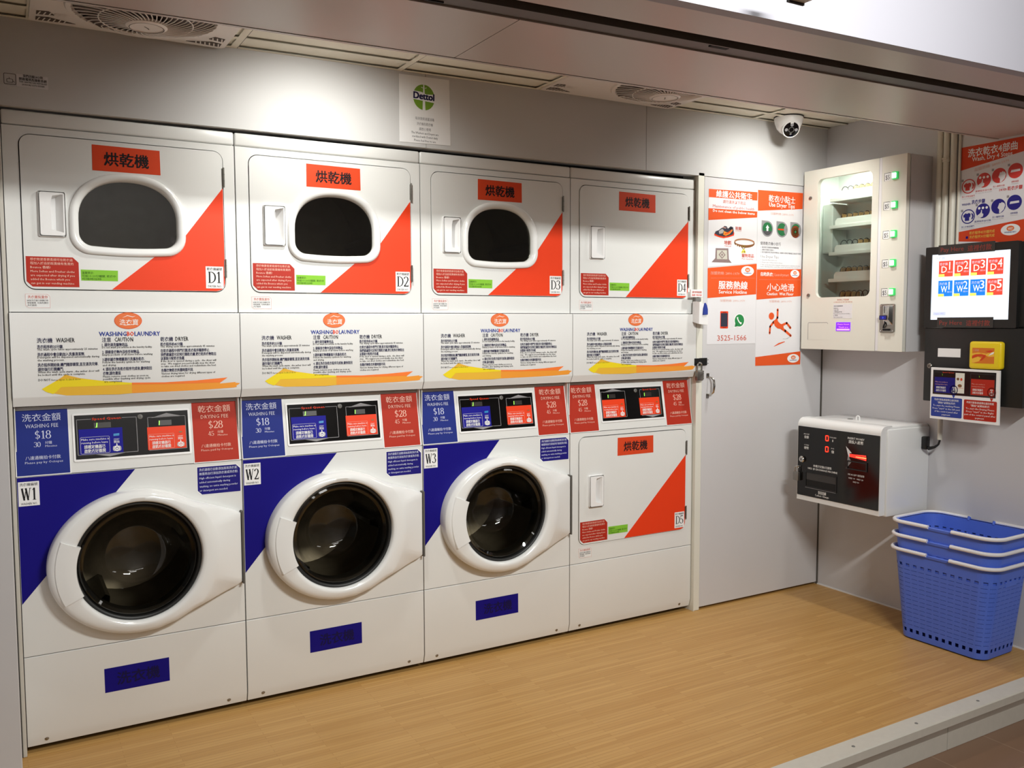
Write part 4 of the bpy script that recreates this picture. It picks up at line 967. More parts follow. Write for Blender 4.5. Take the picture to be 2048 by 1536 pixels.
def fCC(b, F, n):
    b.outline(F, rrect(0.0145, 0.0455, 2.0875, 2.1185, 0.003, 3), 0.0016, n, 'ink_soft'); b.outline(F, rrect(0.022, 0.0375, 2.093, 2.103, 0.002, 2), 0.0014, n, 'ink_soft'); b.strip(F, [(0.038, 2.098), (0.0425, 2.094)], 0.0014, n, 'ink_soft'); b.strip(F, [(0.0285, 2.103), (0.0285, 2.108)], 0.0014, n, 'ink_soft')
    for i, (t, w, h) in enumerate((('我們店舖24小時', 0.053, 0.0088), ('閉路電視及錄影系統', 0.074, 0.0092), ('THIS CENTRE HAS INSTALLED', 0.075, 0.0062), ('24 HOURS CCTV SYSTEM', 0.060, 0.0062))): b.text(F, t, 0.0915, (2.1135, 2.1035, 2.0965, 2.0885)[i], h, 'ink', n, 'C', width=w, bold=0.015)
b = B(); b.prism(FF, rrect(0.0115, 0.133, 2.0825, 2.1215, 0.003, 3), 0.0, 0.0006, 'lilac_panel'); b.poly(FF, rrect(0.048, 0.132, 2.0835, 2.1205, 0.002, 3), 0.0009, 'poster_white'); fCC(b, FF, 0.0013)
tag(obj('camera_notice', b, None, loc=(0.07, FY, 2.0825), fix=False), 'small clear surveillance notice sticker on the fascia above the first stack', 'sticker')

# ------------------------------------------------------------------ ceiling fans and dome camera
def ceiling_fan(label, cx, cy, w0, w1, hub):
    z = ceil_z(cx); root = thing('ceiling_fan', label, 'ceiling fan', (cx, cy, z - 0.002), 'louvred fans set in the ceiling')
    DN = Frame((cx, cy, z), (1, 0, 0), (0, -1, 0))           # n points down
    b = B(); R = 0.212
    b.sheet(DN, [rrect(w0, w1, -(FY - 0.022 - cy), 0.30, 0.02, 5)[::-1] if False else rrect(w0, w1, -(-0.036 - cy), 0.30, 0.02, 5), circ(0, 0, R, 56)[::-1]], 0.004, 0.016, 'fan_white')
    for s_ in (-1, 1):                                       # moulded corner vents
        for k in range(2):
            u0 = (w0 if s_ < 0 else w1)
            v0 = -(-0.036 - cy) + 0.02 + k * 0.055
            pts = [(u0 - s_ * 0.018, v0), (u0 - s_ * (0.125 - k * 0.06), v0 + 0.012), (u0 - s_ * 0.05, v0 + 0.04), (u0 - s_ * 0.018, v0 + 0.032)]
            b.prism(DN, pts, 0.0162, 0.0175, 'grille_dark')
            for q in range(6):
                x = u0 - s_ * (0.022 + q * 0.014); b.strip(DN, [(x, v0 + 0.002), (x - s_ * 0.006, v0 + 0.034)], 0.004, 0.0182, 'fan_white')
    fr = obj('frame', b, root)
    b = B(); b.lathe(DN, 0, 0, [(R + 0.002, 0.008), (R * 0.6, 0.012), (0.0, 0.012)], 'grille_dark', 48); obj('fan_cavity', b, root, fix=False)
    b = B()
    b.lathe(DN, 0, 0, [(R + 0.008, 0.014), (R + 0.002, 0.022), (R - 0.012, 0.022), (R - 0.016, 0.014)], 'fan_white', 56)
    for i in range(40):
        a = 2 * PI * i / 40; pr = []
        for j in range(8):
            r_ = 0.05 + (R - 0.06) * j / 7; a2 = a + 0.75 * (j / 7) ** 1.3; zz = 0.052 - 0.034 * (r_ / R) ** 2
            pr.append(DN.p(r_ * math.cos(a2), r_ * math.sin(a2), zz))
        b.tube(pr, 0.0019, 'fan_white', 5)
    for rr in (0.13,): b.lathe(DN, 0, 0, [(rr - 0.002, 0.052 - 0.034 * (rr / R) ** 2), (rr, 0.054 - 0.034 * (rr / R) ** 2), (rr + 0.002, 0.052 - 0.034 * (rr / R) ** 2)], 'fan_white', 48)
    obj('grille', b, root)
    b = B(); b.lathe(DN, 0, 0, [(hub, 0.044), (hub, 0.052), (hub - 0.006, 0.056), (hub - 0.010, 0.056), (hub - 0.012, 0.053), (0.0, 0.054)], 'fan_white', 36)
    b.outline(DN, circ(0, 0, hub - 0.010, 32), 0.002, 0.0565, 'grille_dark'); b.strip(DN, [(-0.008, 0.010), (0.004, -0.004), (0.008, -0.014)], 0.003, 0.0548, 'grille_dark'); obj('hub_cap', b, root)
    # four blades, at rest behind the grille
    for i in range(4):
        b = B(); a = PI / 4 + i * PI / 2; c, s_ = math.cos(a), math.sin(a)
        P = lambda r_, t, n: DN.p(r_ * c - t * s_, r_ * s_ + t * c, n)
        b.loft([[P(0.04, -0.02, 0.016), P(0.04, 0.02, 0.024)], [P(0.12, -0.045, 0.016), P(0.12, 0.03, 0.026)], [P(0.195, -0.035, 0.016), P(0.195, 0.045, 0.024)]], 'grille_dark', True, False); obj('blade', b, root, fix=False)
ceiling_fan('white ceiling fan with a round ribbed grille above the first machine stack', 0.385, -0.262, -0.30, 0.27, 0.058)
ceiling_fan('white ceiling fan with a round ribbed grille above the third and fourth stacks', 2.325, -0.300, -0.43, 0.24, 0.062)
z0 = ceil_z(3.235); t = thing('dome_camera', 'white dome security camera hanging from the ceiling over the store-room door', 'security camera', (3.235, -0.112, z0))
DN = Frame((3.235, -0.112, z0), (1, 0, 0), (0, -1, 0))
b = B(); b.lathe(DN, 0, 0, [(0.0, 0.0), (0.068, 0.0), (0.069, 0.004), (0.066, 0.006)], 'dark_gap', 36); obj('base_plate', b, t)
b = B(); b.lathe(DN, 0, 0, [(0.066, 0.006), (0.067, 0.012), (0.063, 0.030), (0.054, 0.054), (0.040, 0.071), (0.024, 0.081), (0.0, 0.085)], 'white_plastic', 40); obj('camera_body', b, t)
dv = (Vector((-0.02, -3.1, 1.3)) - Vector((3.235, -0.112, z0 - 0.045))).normalized(); dv = Vector((dv.x * 0.55, dv.y, dv.z - 0.25)).normalized()
Uc = Vector((0, 0, 1)).cross(dv).normalized(); EY = Frame(Vector((3.235, -0.112, z0 - 0.043)), Uc, dv.cross(Uc))
if EY.N.dot(dv) < 0: EY = Frame(EY.o, -Uc, dv.cross(Uc))
b = B(); b.lathe(EY, 0, 0, [(0.041, 0.030), (0.041, 0.047), (0.038, 0.0505), (0.0355, 0.049)], 'white_plastic', 32); obj('lens_ring', b, t)
b = B(); b.lathe(EY, 0, 0, [(0.0362, 0.048), (0.02, 0.0515), (0.0, 0.0525)], 'lens_black', 28)
for a in (90, 180, 0): b.poly(EY, circ(0.023 * math.cos(math.radians(a)), 0.023 * math.sin(math.radians(a)), 0.0075, 12), 0.0525, 'ink_pale')
b.outline(EY, circ(0, 0, 0.012, 18), 0.003, 0.0532, 'grey_plastic'); b.poly(EY, circ(0, -0.02, 0.005, 10), 0.0525, 'grey_plastic'); obj('lens_face', b, t, fix=False)
# ------------------------------------------------------------------ wall vending machine (u = -y on the right wall)
VX = 3.437; Fv = side_at(VX)
t = thing('vending_machine', 'white wall vending machine with a window and five green push buttons', 'vending machine', (3.526, -0.32, 1.232))
U0, U1, Z0, Z1 = 0.035, 0.605, 1.232, 2.103
b = B()                                                       # cabinet: back, top, bottom, two sides, inner partition
b.box((VX + 0.028, -U1, Z0), (XW, -U1 + 0.003, Z1), 'lilac_panel'); b.box((VX + 0.028, -U0 - 0.003, Z0), (XW, -U0, Z1), 'lilac_panel')
b.box((VX + 0.028, -U1 + 0.003, Z1 - 0.003), (XW, -U0 - 0.003, Z1), 'lilac_panel'); b.box((VX + 0.028, -U1 + 0.003, Z0), (XW, -U0 - 0.003, Z0 + 0.003), 'lilac_panel')
b.box((XW - 0.006, -U1 + 0.003, Z0 + 0.003), (XW, -U0 - 0.003, Z1 - 0.003), 'cabinet_inner')
b.box((VX + 0.03, -0.455, 1.44), (XW - 0.006, -0.452, Z1 - 0.003), 'cabinet_inner'); b.box((VX + 0.03, -0.452, 1.437), (XW - 0.006, -0.08, 1.440), 'cabinet_inner'); b.box((VX + 0.03, -0.10, 1.44), (XW - 0.006, -0.097, Z1 - 0.003), 'cabinet_inner')
b.box((VX + 0.06, -0.16, 1.70), (XW - 0.01, -0.1005, 1.94), 'cabinet_inner', 0.004, 1)
obj('cabinet', b, t)
b = B()                                                       # door with the window cut out and a hollow back
win = rrect(0.1185, 0.4285, 1.484, 2.0555, 0.028, 8)
b.sheet(Fv, [rrect(U0, U1, Z0, Z1, 0.002, 2), win[::-1]], -0.022, 0.0, 'cream_paint')
b.prism(Fv, rect(0.4655, 0.4795, Z0 + 0.002, Z1 - 0.002), 0.0002, 0.0008, 'poster_white')
b.strip(Fv, [(0.4655, Z0), (0.4655, Z1)], 0.0016, 0.001, 'ink_pale')
b.strip(Fv, [(0.077, 1.278), (0.077, 1.356), (0.080, 1.362), (0.192, 1.3625), (0.198, 1.356)], 0.0022, 0.0006, 'ink_pale'); b.poly(Fv, rrect(0.0785, 0.197, 1.278, 1.361, 0.004, 3), 0.0004, 'cream_paint')
b.text(Fv, '售完即止, 不設找續', 0.282, 1.4675, 0.0075, 'ink_red', 0.0006, 'C', width=0.066); b.text(Fv, 'COFFEE SHOULD BE USED BEFORE', 0.282, 1.4575, 0.0058, 'ink_red', 0.0006, 'C', width=0.108)
door = obj('door', b, t)
b = B(); b.prism(Fv, rrect(0.117, 0.430, 1.482, 2.057, 0.029, 8), -0.020, -0.0175, 'pane_glass'); obj('window_pane', b, door, fix=False)
for z in (1.971, 1.4965):
    b = B(); b.lathe(Fv, 0.076, z, [(0.0085, 0.0), (0.0085, 0.004), (0.006, 0.0055), (0.0, 0.0055)], 'steel', 16); b.strip(Fv, [(0.0735, z - 0.003), (0.0785, z + 0.003)], 0.002, 0.0058, 'ink'); obj('cam_lock', b, door)
for i in range(5):
    z = 2.0135 - i * 0.1285
    b = B(); q = rrect(0.536, 0.5645, z - 0.0165, z + 0.0165, 0.003, 3); q2 = rrect(0.5375, 0.5575, z - 0.0115, z + 0.0115, 0.002, 2)
    b.prism(Fv, q, 0.0, 0.008, 'button_green'); b.prism(Fv, [(u - 0.0005, v) for u, v in q2], 0.008, 0.0115, 'button_lit'); obj('push_button', b, door)
    b = B(); b.prism(Fv, rect(0.493, 0.524, z - 0.019, z + 0.016), 0.0, 0.0012, 'paper'); b.strip(Fv, [(0.493, z - 0.019), (0.493, z + 0.016), (0.524, z + 0.016)], 0.0022, 0.0016, 'ink_soft'); b.text(Fv, '$5', 0.509, z - 0.0125, 0.0285, 'ink_soft', 0.0018, 'C', width=0.0205, res=2); obj('price_label', b, door, fix=False)
b = B()
def cfull(u0, u1, v0, v1, n0, n1, m, r=0.004): b.prism(Fv, rrect(u0, u1, v0, v1, r, 3), n0, n1, m)
cfull(0.4915, 0.5665, 1.318, 1.4455, 0.0, 0.006, 'steel', 0.006)
b.loft([[Fv.p(u, v, 0.006) for u, v in rrect(0.512, 0.558, 1.352, 1.442, 0.004, 3)], [Fv.p(0.527 + (u - 0.527) * 0.75, v, 0.017) for u, v in rrect(0.512, 0.552, 1.372, 1.438, 0.004, 3)]], 'chrome', False, True, False, True)
b.poly(Fv, rect(0.5215, 0.5245, 1.4045, 1.4355), 0.0175, 'ink')
cfull(0.4985, 0.5375, 1.3745, 1.3945, 0.006, 0.0195, 'black_plastic', 0.002); b.poly(Fv, rect(0.502, 0.534, 1.3765, 1.3925), 0.0199, 'lcd_blue'); b.text(Fv, '0', 0.518, 1.3795, 0.0135, 'lcd_blue_text', 0.0203, 'C')
b.tube([Fv.p(0.5225, 1.370, 0.012), Fv.p(0.524, 1.358, 0.014), Fv.p(0.519, 1.347, 0.014), Fv.p(0.514, 1.338, 0.010)], 0.0032, 'ink', 8); cfull(0.513, 0.545, 1.326, 1.3345, 0.006, 0.014, 'ink', 0.002)
for u, v in ((0.498, 1.438), (0.560, 1.438), (0.498, 1.3245), (0.560, 1.3245)): b.lathe(Fv, u, v, [(0.004, 0.006), (0.003, 0.008), (0.0, 0.0082)], 'chrome', 10)
obj('coin_acceptor', b, door)
b = B(); cfull(0.2465, 0.328, 1.3225, 1.364, 0.0002, 0.0016, 'lcd_violet', 0.002)
b.text(Fv, 'Please Insert', 0.256, 1.3515, 0.0085, 'lcd_text', 0.002, width=0.066); b.text(Fv, 'Thank you', 0.262, 1.3375, 0.0085, 'lcd_text', 0.002, width=0.054); b.poly(Fv, rect(0.252, 0.325, 1.3255, 1.3325), 0.002, 'lcd_text'); obj('display', b, door, fix=False)
b = B(); b.prism(Fv, rect(0.2275, 0.335, 1.382, 1.450), 0.0, 0.0006, 'poster_white')
for i, (s_, w) in enumerate((('如有任何查詢請致電熱線', 0.052), ('投幣方法', 0.026), ('1. 請投入硬幣', 0.028), ('2. 選擇所需貨品按下按鈕', 0.048), ('Please insert coins, then press the button', 0.094), ('3. 取貨', 0.024), ('Take out the product', 0.052))): b.text(Fv, s_, 0.2305, (1.4385, 1.4275, 1.419, 1.4105, 1.4025, 1.394, 1.3855)[i], 0.0062, 'ink_soft' if i else 'ink', 0.001, width=w)
obj('instruction_label', b, door, fix=False)
# trays with their coils, the packs lie in the coils
tray_z = [1.944 - i * 0.1285 for i in range(4)] + [1.4425]
first_pack = None
fills = [(2, 3, 4, 5, 6, 7), (0, 1, 2, 3, 4, 5, 6, 7), (3, 4, 5, 6, 7), (0, 1, 2, 3, 4, 5, 6, 7), (0, 1, 2)]
shelf_txt = ('topmost lit tray', 'second tray', 'middle tray', 'fourth tray', 'lowest tray')
for i, z in enumerate(tray_z):
    b = B(); x0 = VX + 0.045
    if i < 4:
        b.box((x0, -0.452, z), (x0 + 0.004, -0.155, z + 0.016), 'tray_white'); b.box((x0, -0.452, z), (XW - 0.006, -0.155, z + 0.002), 'tray_white')
        b.prism(Frame((x0 + 0.004, 0, 0), (0, -1, 0), (0, 0, 1)), [(0.185, z + 0.002), (0.452, z + 0.002), (0.452, z + 0.048), (0.196, z + 0.048), (0.185, z + 0.036)], -0.003, 0.0, 'tray_white')
    else:
        b.box((x0, -0.452, z), (XW - 0.006, -0.105, z + 0.002), 'tray_white'); b.box((x0, -0.452, z), (x0 + 0.003, -0.105, z + 0.040), 'tray_white')
    obj('tray', b, t)
    b = B(); n = 170; pts = []
    for q in range(n + 1):
        a = 2 * PI * 8 * q / n; pts.append((x0 + 0.058 + 0.036 * math.cos(a), -(0.19 + 0.255 * q / n), z + 0.040 + 0.034 * math.sin(a)))
    b.tube(pts, 0.0019, 'coil_black', 6); obj('coil', b, t)
    for k in fills[i]:
        u = 0.207 + 0.0318 * k
        if first_pack is None:
            b = B(); hw, hd = 0.028, 0.008
            rings = []
            for s_, zz in ((0.85, 0.0), (1.0, 0.010), (1.08, 0.032), (1.0, 0.052), (0.35, 0.0605), (0.3, 0.066)):
                rings.append([Vector((cx_ * hw * (1 if zz < 0.06 else 1.02), cy_ * hd * s_, zz)) for cx_, cy_ in ((-1, -0.55), (-0.5, -1), (0.5, -1), (1, -0.55), (1, 0.55), (0.5, 1), (-0.5, 1), (-1, 0.55))])
            b.loft(rings, 'pack_tan', True, True, True, True)
            first_pack = obj('product_pack', b, None, loc=(0, 0, 0)); p = first_pack
        else:
            p = first_pack.copy(); COL.objects.link(p)
        p.location = (x0 + 0.058, -u, z + 0.0025); p.rotation_euler = (0, 0, random.uniform(-0.08, 0.08))
        tag(p, 'small tan product pack in the coil of the vending machine\'s ' + shelf_txt[i], 'product', 'product packs on the ' + shelf_txt[i])
b = B(); b.box((VX + 0.03, -0.44, 2.078), (VX + 0.05, -0.12, 2.092), 'tray_white'); b.box((VX + 0.034, -0.43, 2.0765), (VX + 0.046, -0.13, 2.078), 'screen_white'); obj('strip_lamp', b, t)

# ------------------------------------------------------------------ coin exchange machine
EX = 3.285; Fe = side_at(EX)
t = thing('coin_change_machine', 'white and black coin exchange machine with red digits, mounted on the wall over the floor', 'change machine', (3.45, -0.40, 0.505))
b = B(); b.box((3.324, -0.632, 0.505), (XW, -0.160, 0.893), 'enamel_gloss', 0.006, 2)
b.box((3.34, -0.6255, 0.885), (XW, -0.166, 0.905), 'enamel_gloss', 0.008, 2)
b.lathe(Frame((3.45, -0.33, 0.904), (1, 0, 0), (0, 1, 0)), 0, 0, [(0.013, 0.0), (0.013, 0.003), (0.009, 0.004), (0.0, 0.002)], 'grey_plastic', 18)
body = obj('cabinet', b, t)
b = B(); b.tube([(3.44, -0.372, 0.904), (3.44, -0.372, 0.916)] + [(3.44, -0.372 - 0.009 + 0.009 * math.cos(PI * i / 8), 0.916 + 0.009 * math.sin(PI * i / 8)) for i in range(1, 8)] + [(3.44, -0.390, 0.916), (3.44, -0.390, 0.904)], 0.0032, 'white_plastic', 8); obj('lifting_eye', b, t)
b = B()                                                       # door: flat front, rounded shoulder along the top
prof = [(EX, 0.512), (EX, 0.872)] + [(EX + 0.038 - 0.038 * math.cos(PI / 2 * i / 8), 0.872 + 0.036 * math.sin(PI / 2 * i / 8)) for i in range(1, 9)] + [(3.36, 0.908), (3.36, 0.893), (3.322, 0.893), (3.322, 0.512)]
b.prism(Frame((0, -0.163, 0), (1, 0, 0), (0, 0, 1)), prof, 0.0, 0.461, 'enamel_gloss')
dr = obj('door', b, t, sharp=25)
b = B(); b.prism(Fe, rrect(0.1665, 0.6215, 0.535, 0.8675, 0.002, 2), 0.0002, 0.002, 'black_gloss'); n = 0.0025
T = lambda s_, u, v, h, w, m='ink_white', bold=0.0: b.text(Fe, s_, u, v, h, m, n, 'C', width=w, bold=bold)
T('AMOUNT', 0.217, 0.829, 0.0085, 0.034); T('金額', 0.217, 0.8125, 0.0145, 0.027, bold=0.01); T('DOLLARS', 0.3715, 0.829, 0.0085, 0.036); T('$', 0.370, 0.813, 0.014, 0.008)
T('COINS', 0.218, 0.777, 0.0085, 0.028); T('硬幣', 0.218, 0.7605, 0.0145, 0.027, bold=0.01); T('PCS', 0.3705, 0.778, 0.0085, 0.016); T('個', 0.371, 0.760, 0.0145, 0.014, bold=0.01)
T('INSERT MONEY', 0.4975, 0.836, 0.0135, 0.089, bold=0.01); T('請投入紙幣', 0.4975, 0.8185, 0.0165, 0.078, bold=0.015)
T('本機只兌換5元硬幣', 0.314, 0.681, 0.0135, 0.106, bold=0.005); T('HKD $5 EXCHANGE MACHINE', 0.315, 0.6665, 0.0125, 0.170, bold=0.012)
T('WE ACCEPT 接受紙幣', 0.502, 0.672, 0.0105, 0.088); T('HKD 10   HKD 20', 0.502, 0.656, 0.0092, 0.078); T('HKD 50', 0.503, 0.641, 0.0092, 0.032)
T('取回找續', 0.316, 0.5565, 0.0165, 0.046, bold=0.01); T('Collect Change', 0.315, 0.5435, 0.0135, 0.080, bold=0.01)
for v in (0.8255, 0.774):
    for r_ in (rrect(0.3305, 0.3455, v - 0.0115, v + 0.0115, 0.004, 3),): b.outline(Fe, r_, 0.0036, n + 0.0006, 'led_red')
b.poly(Fe, [(0.4445, 0.802), (0.476, 0.7745), (0.463, 0.7545), (0.457, 0.762)], n + 0.0004, 'poster_white'); b.poly(Fe, [(0.457, 0.762), (0.463, 0.7545), (0.4765, 0.7335), (0.4475, 0.698)], n + 0.0004, 'ink_pale')
obj('front_panel', b, dr, fix=False)
b = B(); b.sheet(Fe, [rect(0.452, 0.561, 0.6985, 0.7395), rect(0.458, 0.555, 0.704, 0.734)[::-1]], 0.002, 0.006, 'black_plastic'); b.prism(Fe, rect(0.4665, 0.5555, 0.7465, 0.7725), 0.002, 0.004, 'black_gloss')
b.poly(Fe, [(0.4665, 0.7685), (0.554, 0.7725), (0.5545, 0.7665), (0.4665, 0.7635)], 0.0045, 'slot_red'); b.poly(Fe, [(0.4665, 0.7625), (0.556, 0.7635), (0.5555, 0.7485), (0.530, 0.7515), (0.4665, 0.7565)], 0.0045, 'slot_red'); b.poly(Fe, [(0.500, 0.7615), (0.556, 0.7625), (0.555, 0.7575), (0.500, 0.7585)], 0.0049, 'slot_hot'); obj('bill_slot', b, dr, fix=False)
b = B(); b.sheet(Fe, [rect(0.216, 0.398, 0.578, 0.654), rect(0.220, 0.394, 0.584, 0.650)[::-1]], 0.002, 0.0045, 'black_plastic'); b.prism(Fe, rect(0.222, 0.392, 0.616, 0.648), 0.002, 0.003, 'strip_dark'); b.prism(Fe, rect(0.222, 0.392, 0.586, 0.614), 0.0018, 0.0024, 'void'); b.strip(Fe, [(0.217, 0.577), (0.396, 0.5765)], 0.0014, 0.005, 'ink_pale'); obj('change_tray', b, dr, fix=False)
b = B(); b.lathe(Fe, 0.1965, 0.709, [(0.0155, 0.002), (0.0155, 0.010), (0.012, 0.014), (0.005, 0.0145), (0.0, 0.012)], 'chrome', 22); b.poly(Fe, rect(0.1945, 0.1985, 0.704, 0.714), 0.0148, 'ink'); obj('cam_lock', b, dr)
b = B(); b.tube([Fe.p(0.184, 0.672, 0.0), Fe.p(0.182, 0.674, 0.012), Fe.p(0.176, 0.670, 0.018), Fe.p(0.174, 0.664, 0.012), Fe.p(0.176, 0.660, 0.0)], 0.0028, 'chrome', 8); obj('hasp_ring', b, dr)
t = thing('small_padlock', 'small steel padlock hanging on the corner of the black exchange machine front', 'padlock', (EX - 0.012, -0.171, 0.60))
b = B(); b.box((EX - 0.020, -0.186, 0.603), (EX - 0.003, -0.153, 0.645), 'steel', 0.003, 2); obj('lock_body', b, t)
b = B(); b.tube([(EX - 0.0115, -0.1695 - 0.010 * math.cos(PI * i / 10), 0.660 + 0.012 * math.sin(PI * i / 10)) for i in range(11)][::-1] and [(EX - 0.0115, -0.1595, 0.643)] + [(EX - 0.0115, -0.1695 + 0.010 * math.cos(PI * i / 10), 0.660 + 0.012 * math.sin(PI * i / 10)) for i in range(11)] + [(EX - 0.0115, -0.1795, 0.643)], 0.0026, 'chrome', 8); obj('shackle', b, t)

# power lead between the conduit stub and the exchange machine
b = B()
b.box((3.553, -0.659, 0.791), (3.581, -0.6325, 0.850), 'black_plastic', 0.005, 2)
b.tube([(3.567, -0.660, 0.797), (3.567, -0.672, 0.800), (3.567, -0.690, 0.806), (3.567, -0.701, 0.815)], [0.0085, 0.0075, 0.0055, 0.0045], 'black_plastic', 10)
b.tube([(3.567, -0.699, 0.812), (3.567, -0.709, 0.822), (3.568, -0.713, 0.838), (3.570, -0.7105, 0.862)], 0.0045, 'black_plastic', 10)
tag(obj('power_plug', b, None, loc=(3.567, -0.66, 0.82)), 'black power plug and lead on the side of the exchange machine', 'plug')
b = B(); b.cyl((3.572, -0.7105, 0.842), (3.572, -0.7105, 1.03), 0.0105, 'conduit', 16)
tag(obj('conduit_stub', b, None, loc=(3.572, -0.7105, 0.842)), 'short cream conduit running down below the black payment kiosk', 'pipe')

# ------------------------------------------------------------------ payment kiosk
KX = 3.495; Fk = side_at(KX)
t = thing('payment_kiosk', 'black wall payment kiosk with a lit touch screen and yellow card reader', 'payment kiosk', (3.555, -0.89, 1.02))
b = B(); b.box((KX + 0.004, -1.110, 1.018), (XW, -0.672, 1.338), 'kiosk_black', 0.003, 2); obj('lower_cabinet', b, t)
b = B(); b.box((KX + 0.022, -1.115, 1.343), (XW, -0.680, 1.686), 'kiosk_black', 0.003, 2); obj('upper_cabinet', b, t)
b = B(); b.sheet(Fk, [rrect(0.668, 1.075, 1.340, 1.6885, 0.004, 3), rect(0.6975, 1.0425, 1.3745, 1.6555)[::-1]], -0.022, 0.0, 'kiosk_black'); bz = obj('screen_bezel', b, t)
b = B(); b.prism(Fk, rect(0.696, 1.044, 1.373, 1.657), -0.008, -0.004, 'screen_white'); n = -0.0035
b.text(Fk, '洗衣寶', 0.7115, 1.632, 0.0145, 'screen_violet', n, width=0.044); b.text(Fk, '19:44:38', 1.032, 1.634, 0.0175, 'screen_pale', n, 'R', width=0.060); b.text(Fk, '2018/01/05', 0.965, 1.640, 0.0085, 'screen_pale', n, 'R', width=0.035)
for r_, row in enumerate((('D1', 'D2', 'D3', 'D4'), ('W1', 'W2', 'W3', 'D5'))):
    for q, s_ in enumerate(row):
        u0 = 0.7295 + q * 0.0727; v1 = 1.6265 - r_ * 0.0845; c_ = 'screen_blue' if s_[0] == 'W' else 'screen_red'
        b.poly(Fk, rect(u0, u0 + 0.0660, v1 - 0.0675, v1), n, c_)
        b.poly(Fk, rect(u0 - 0.001, u0 + 0.027, v1 - 0.0685, v1 - 0.0565), n + 0.0003, 'screen_yellow')
        b.text(Fk, '乾衣機' if s_[0] == 'D' else '洗衣機', u0 + 0.005, v1 - 0.0185, 0.0135, 'screen_pale', n + 0.0003, width=0.036)
        b.text(Fk, s_[0], u0 + 0.013, v1 - 0.0500, 0.0390, 'screen_text', n + 0.0005, width=0.0245 if s_[0] == 'D' else 0.029, res=2)
        b.text(Fk, s_[1], u0 + (0.0425 if s_[1] != '1' else 0.048), v1 - 0.0385, 0.0480, 'screen_text', n + 0.0005, width=0.0185 if s_[1] != '1' else None, bold=0.015 if s_ == 'D5' else 0.0, res=2)
        b.text(Fk, '閒置 $%s' % ('28' if s_[0] == 'D' else '18'), u0 + 0.042, v1 - 0.0515, 0.0075, 'screen_pale', n + 0.0003, width=0.021)
b.poly(Fk, rect(0.708, 0.768, 1.3925, 1.4085), n, 'screen_pale'); b.text(Fk, 'Language / 語言', 0.738, 1.413, 0.0075, 'screen_pale', n, 'C', width=0.036); b.text(Fk, 'English / 中文', 0.738, 1.398, 0.0075, 'screen_violet', n + 0.0003, 'C', width=0.042)
obj('touch_screen', b, bz, fix=False)
for v0, v1, s_ in ((1.6525, 1.6945, 0.0), (1.3405, 1.3850, 0.004)):
    b = B(); b.prism(Fk, [(0.7285 + s_, v0), (0.9785 + s_, v0), (0.9785 + s_, v1), (0.7285 + s_, v1 - 0.001)], 0.0003, 0.002, 'strip_dark')
    b.text(Fk, 'Pay Here', 0.740 + s_, v0 + 0.0120, 0.0270, 'strip_red', 0.0025, width=0.104, res=2); b.text(Fk, '這裡付款', 0.862 + s_, v0 + 0.0095, 0.0265, 'strip_red', 0.0025, width=0.103, bold=0.01, res=2); obj('pay_here_strip', b, bz, fix=False)
Fl = side_at(KX + 0.004)
b = B(); b.prism(Fl, rect(0.738, 0.842, 1.214, 1.251), 0.0002, 0.0014, 'paper'); obj('blank_label', b, t)
b = B(); b.lathe(Fl, 0.703, 1.173, [(0.0115, 0.0), (0.0115, 0.006), (0.009, 0.009), (0.0, 0.009)], 'steel', 18); b.poly(Fl, circ(0.703, 1.172, 0.003, 8), 0.0094, 'ink'); obj('cam_lock', b, t)
b = B(); b.box((3.467, -1.036, 1.170), (KX + 0.005, -0.897, 1.2845), 'reader_yellow', 0.012, 4); rd = obj('card_reader', b, t)
b = B(); Fr = side_at(3.467); n = 0.0008
b.prism(Fr, rect(0.914, 1.008, 1.194, 1.258), 0.0, 0.0005, 'reader_orange')
b.poly(Fr, [(0.914, 1.222), (0.925, 1.229), (0.950, 1.231), (0.975, 1.230), (0.968, 1.224), (0.940, 1.223), (0.922, 1.217), (0.914, 1.213)], n + 0.0004, 'sign_red'); b.poly(Fr, [(0.946, 1.205), (0.956, 1.206), (0.975, 1.224), (0.962, 1.225)], n + 0.0004, 'sign_red')
b.poly(Fr, [(0.914, 1.2345), (0.940, 1.2385), (0.975, 1.2345), (1.008, 1.246), (1.008, 1.224), (0.985, 1.222), (0.955, 1.2345), (0.930, 1.232), (0.914, 1.226)], n, 'reader_amber'); b.poly(Fr, [(0.914, 1.212), (0.940, 1.222), (0.955, 1.215), (0.945, 1.203), (0.920, 1.195), (0.914, 1.195)], n, 'reader_amber')
b.poly(Fr, [(0.970, 1.245), (0.992, 1.249), (1.006, 1.246), (0.99, 1.2385)], n + 0.0003, 'sign_red'); b.poly(Fr, [(0.984, 1.2265), (1.004, 1.234), (1.008, 1.243), (0.995, 1.238)], n + 0.0004, 'ink_white'); b.text(Fr, '八達通', 0.918, 1.2445, 0.0095, 'ink_pink', n + 0.0003, width=0.024); obj('reader_label', b, rd, fix=False)

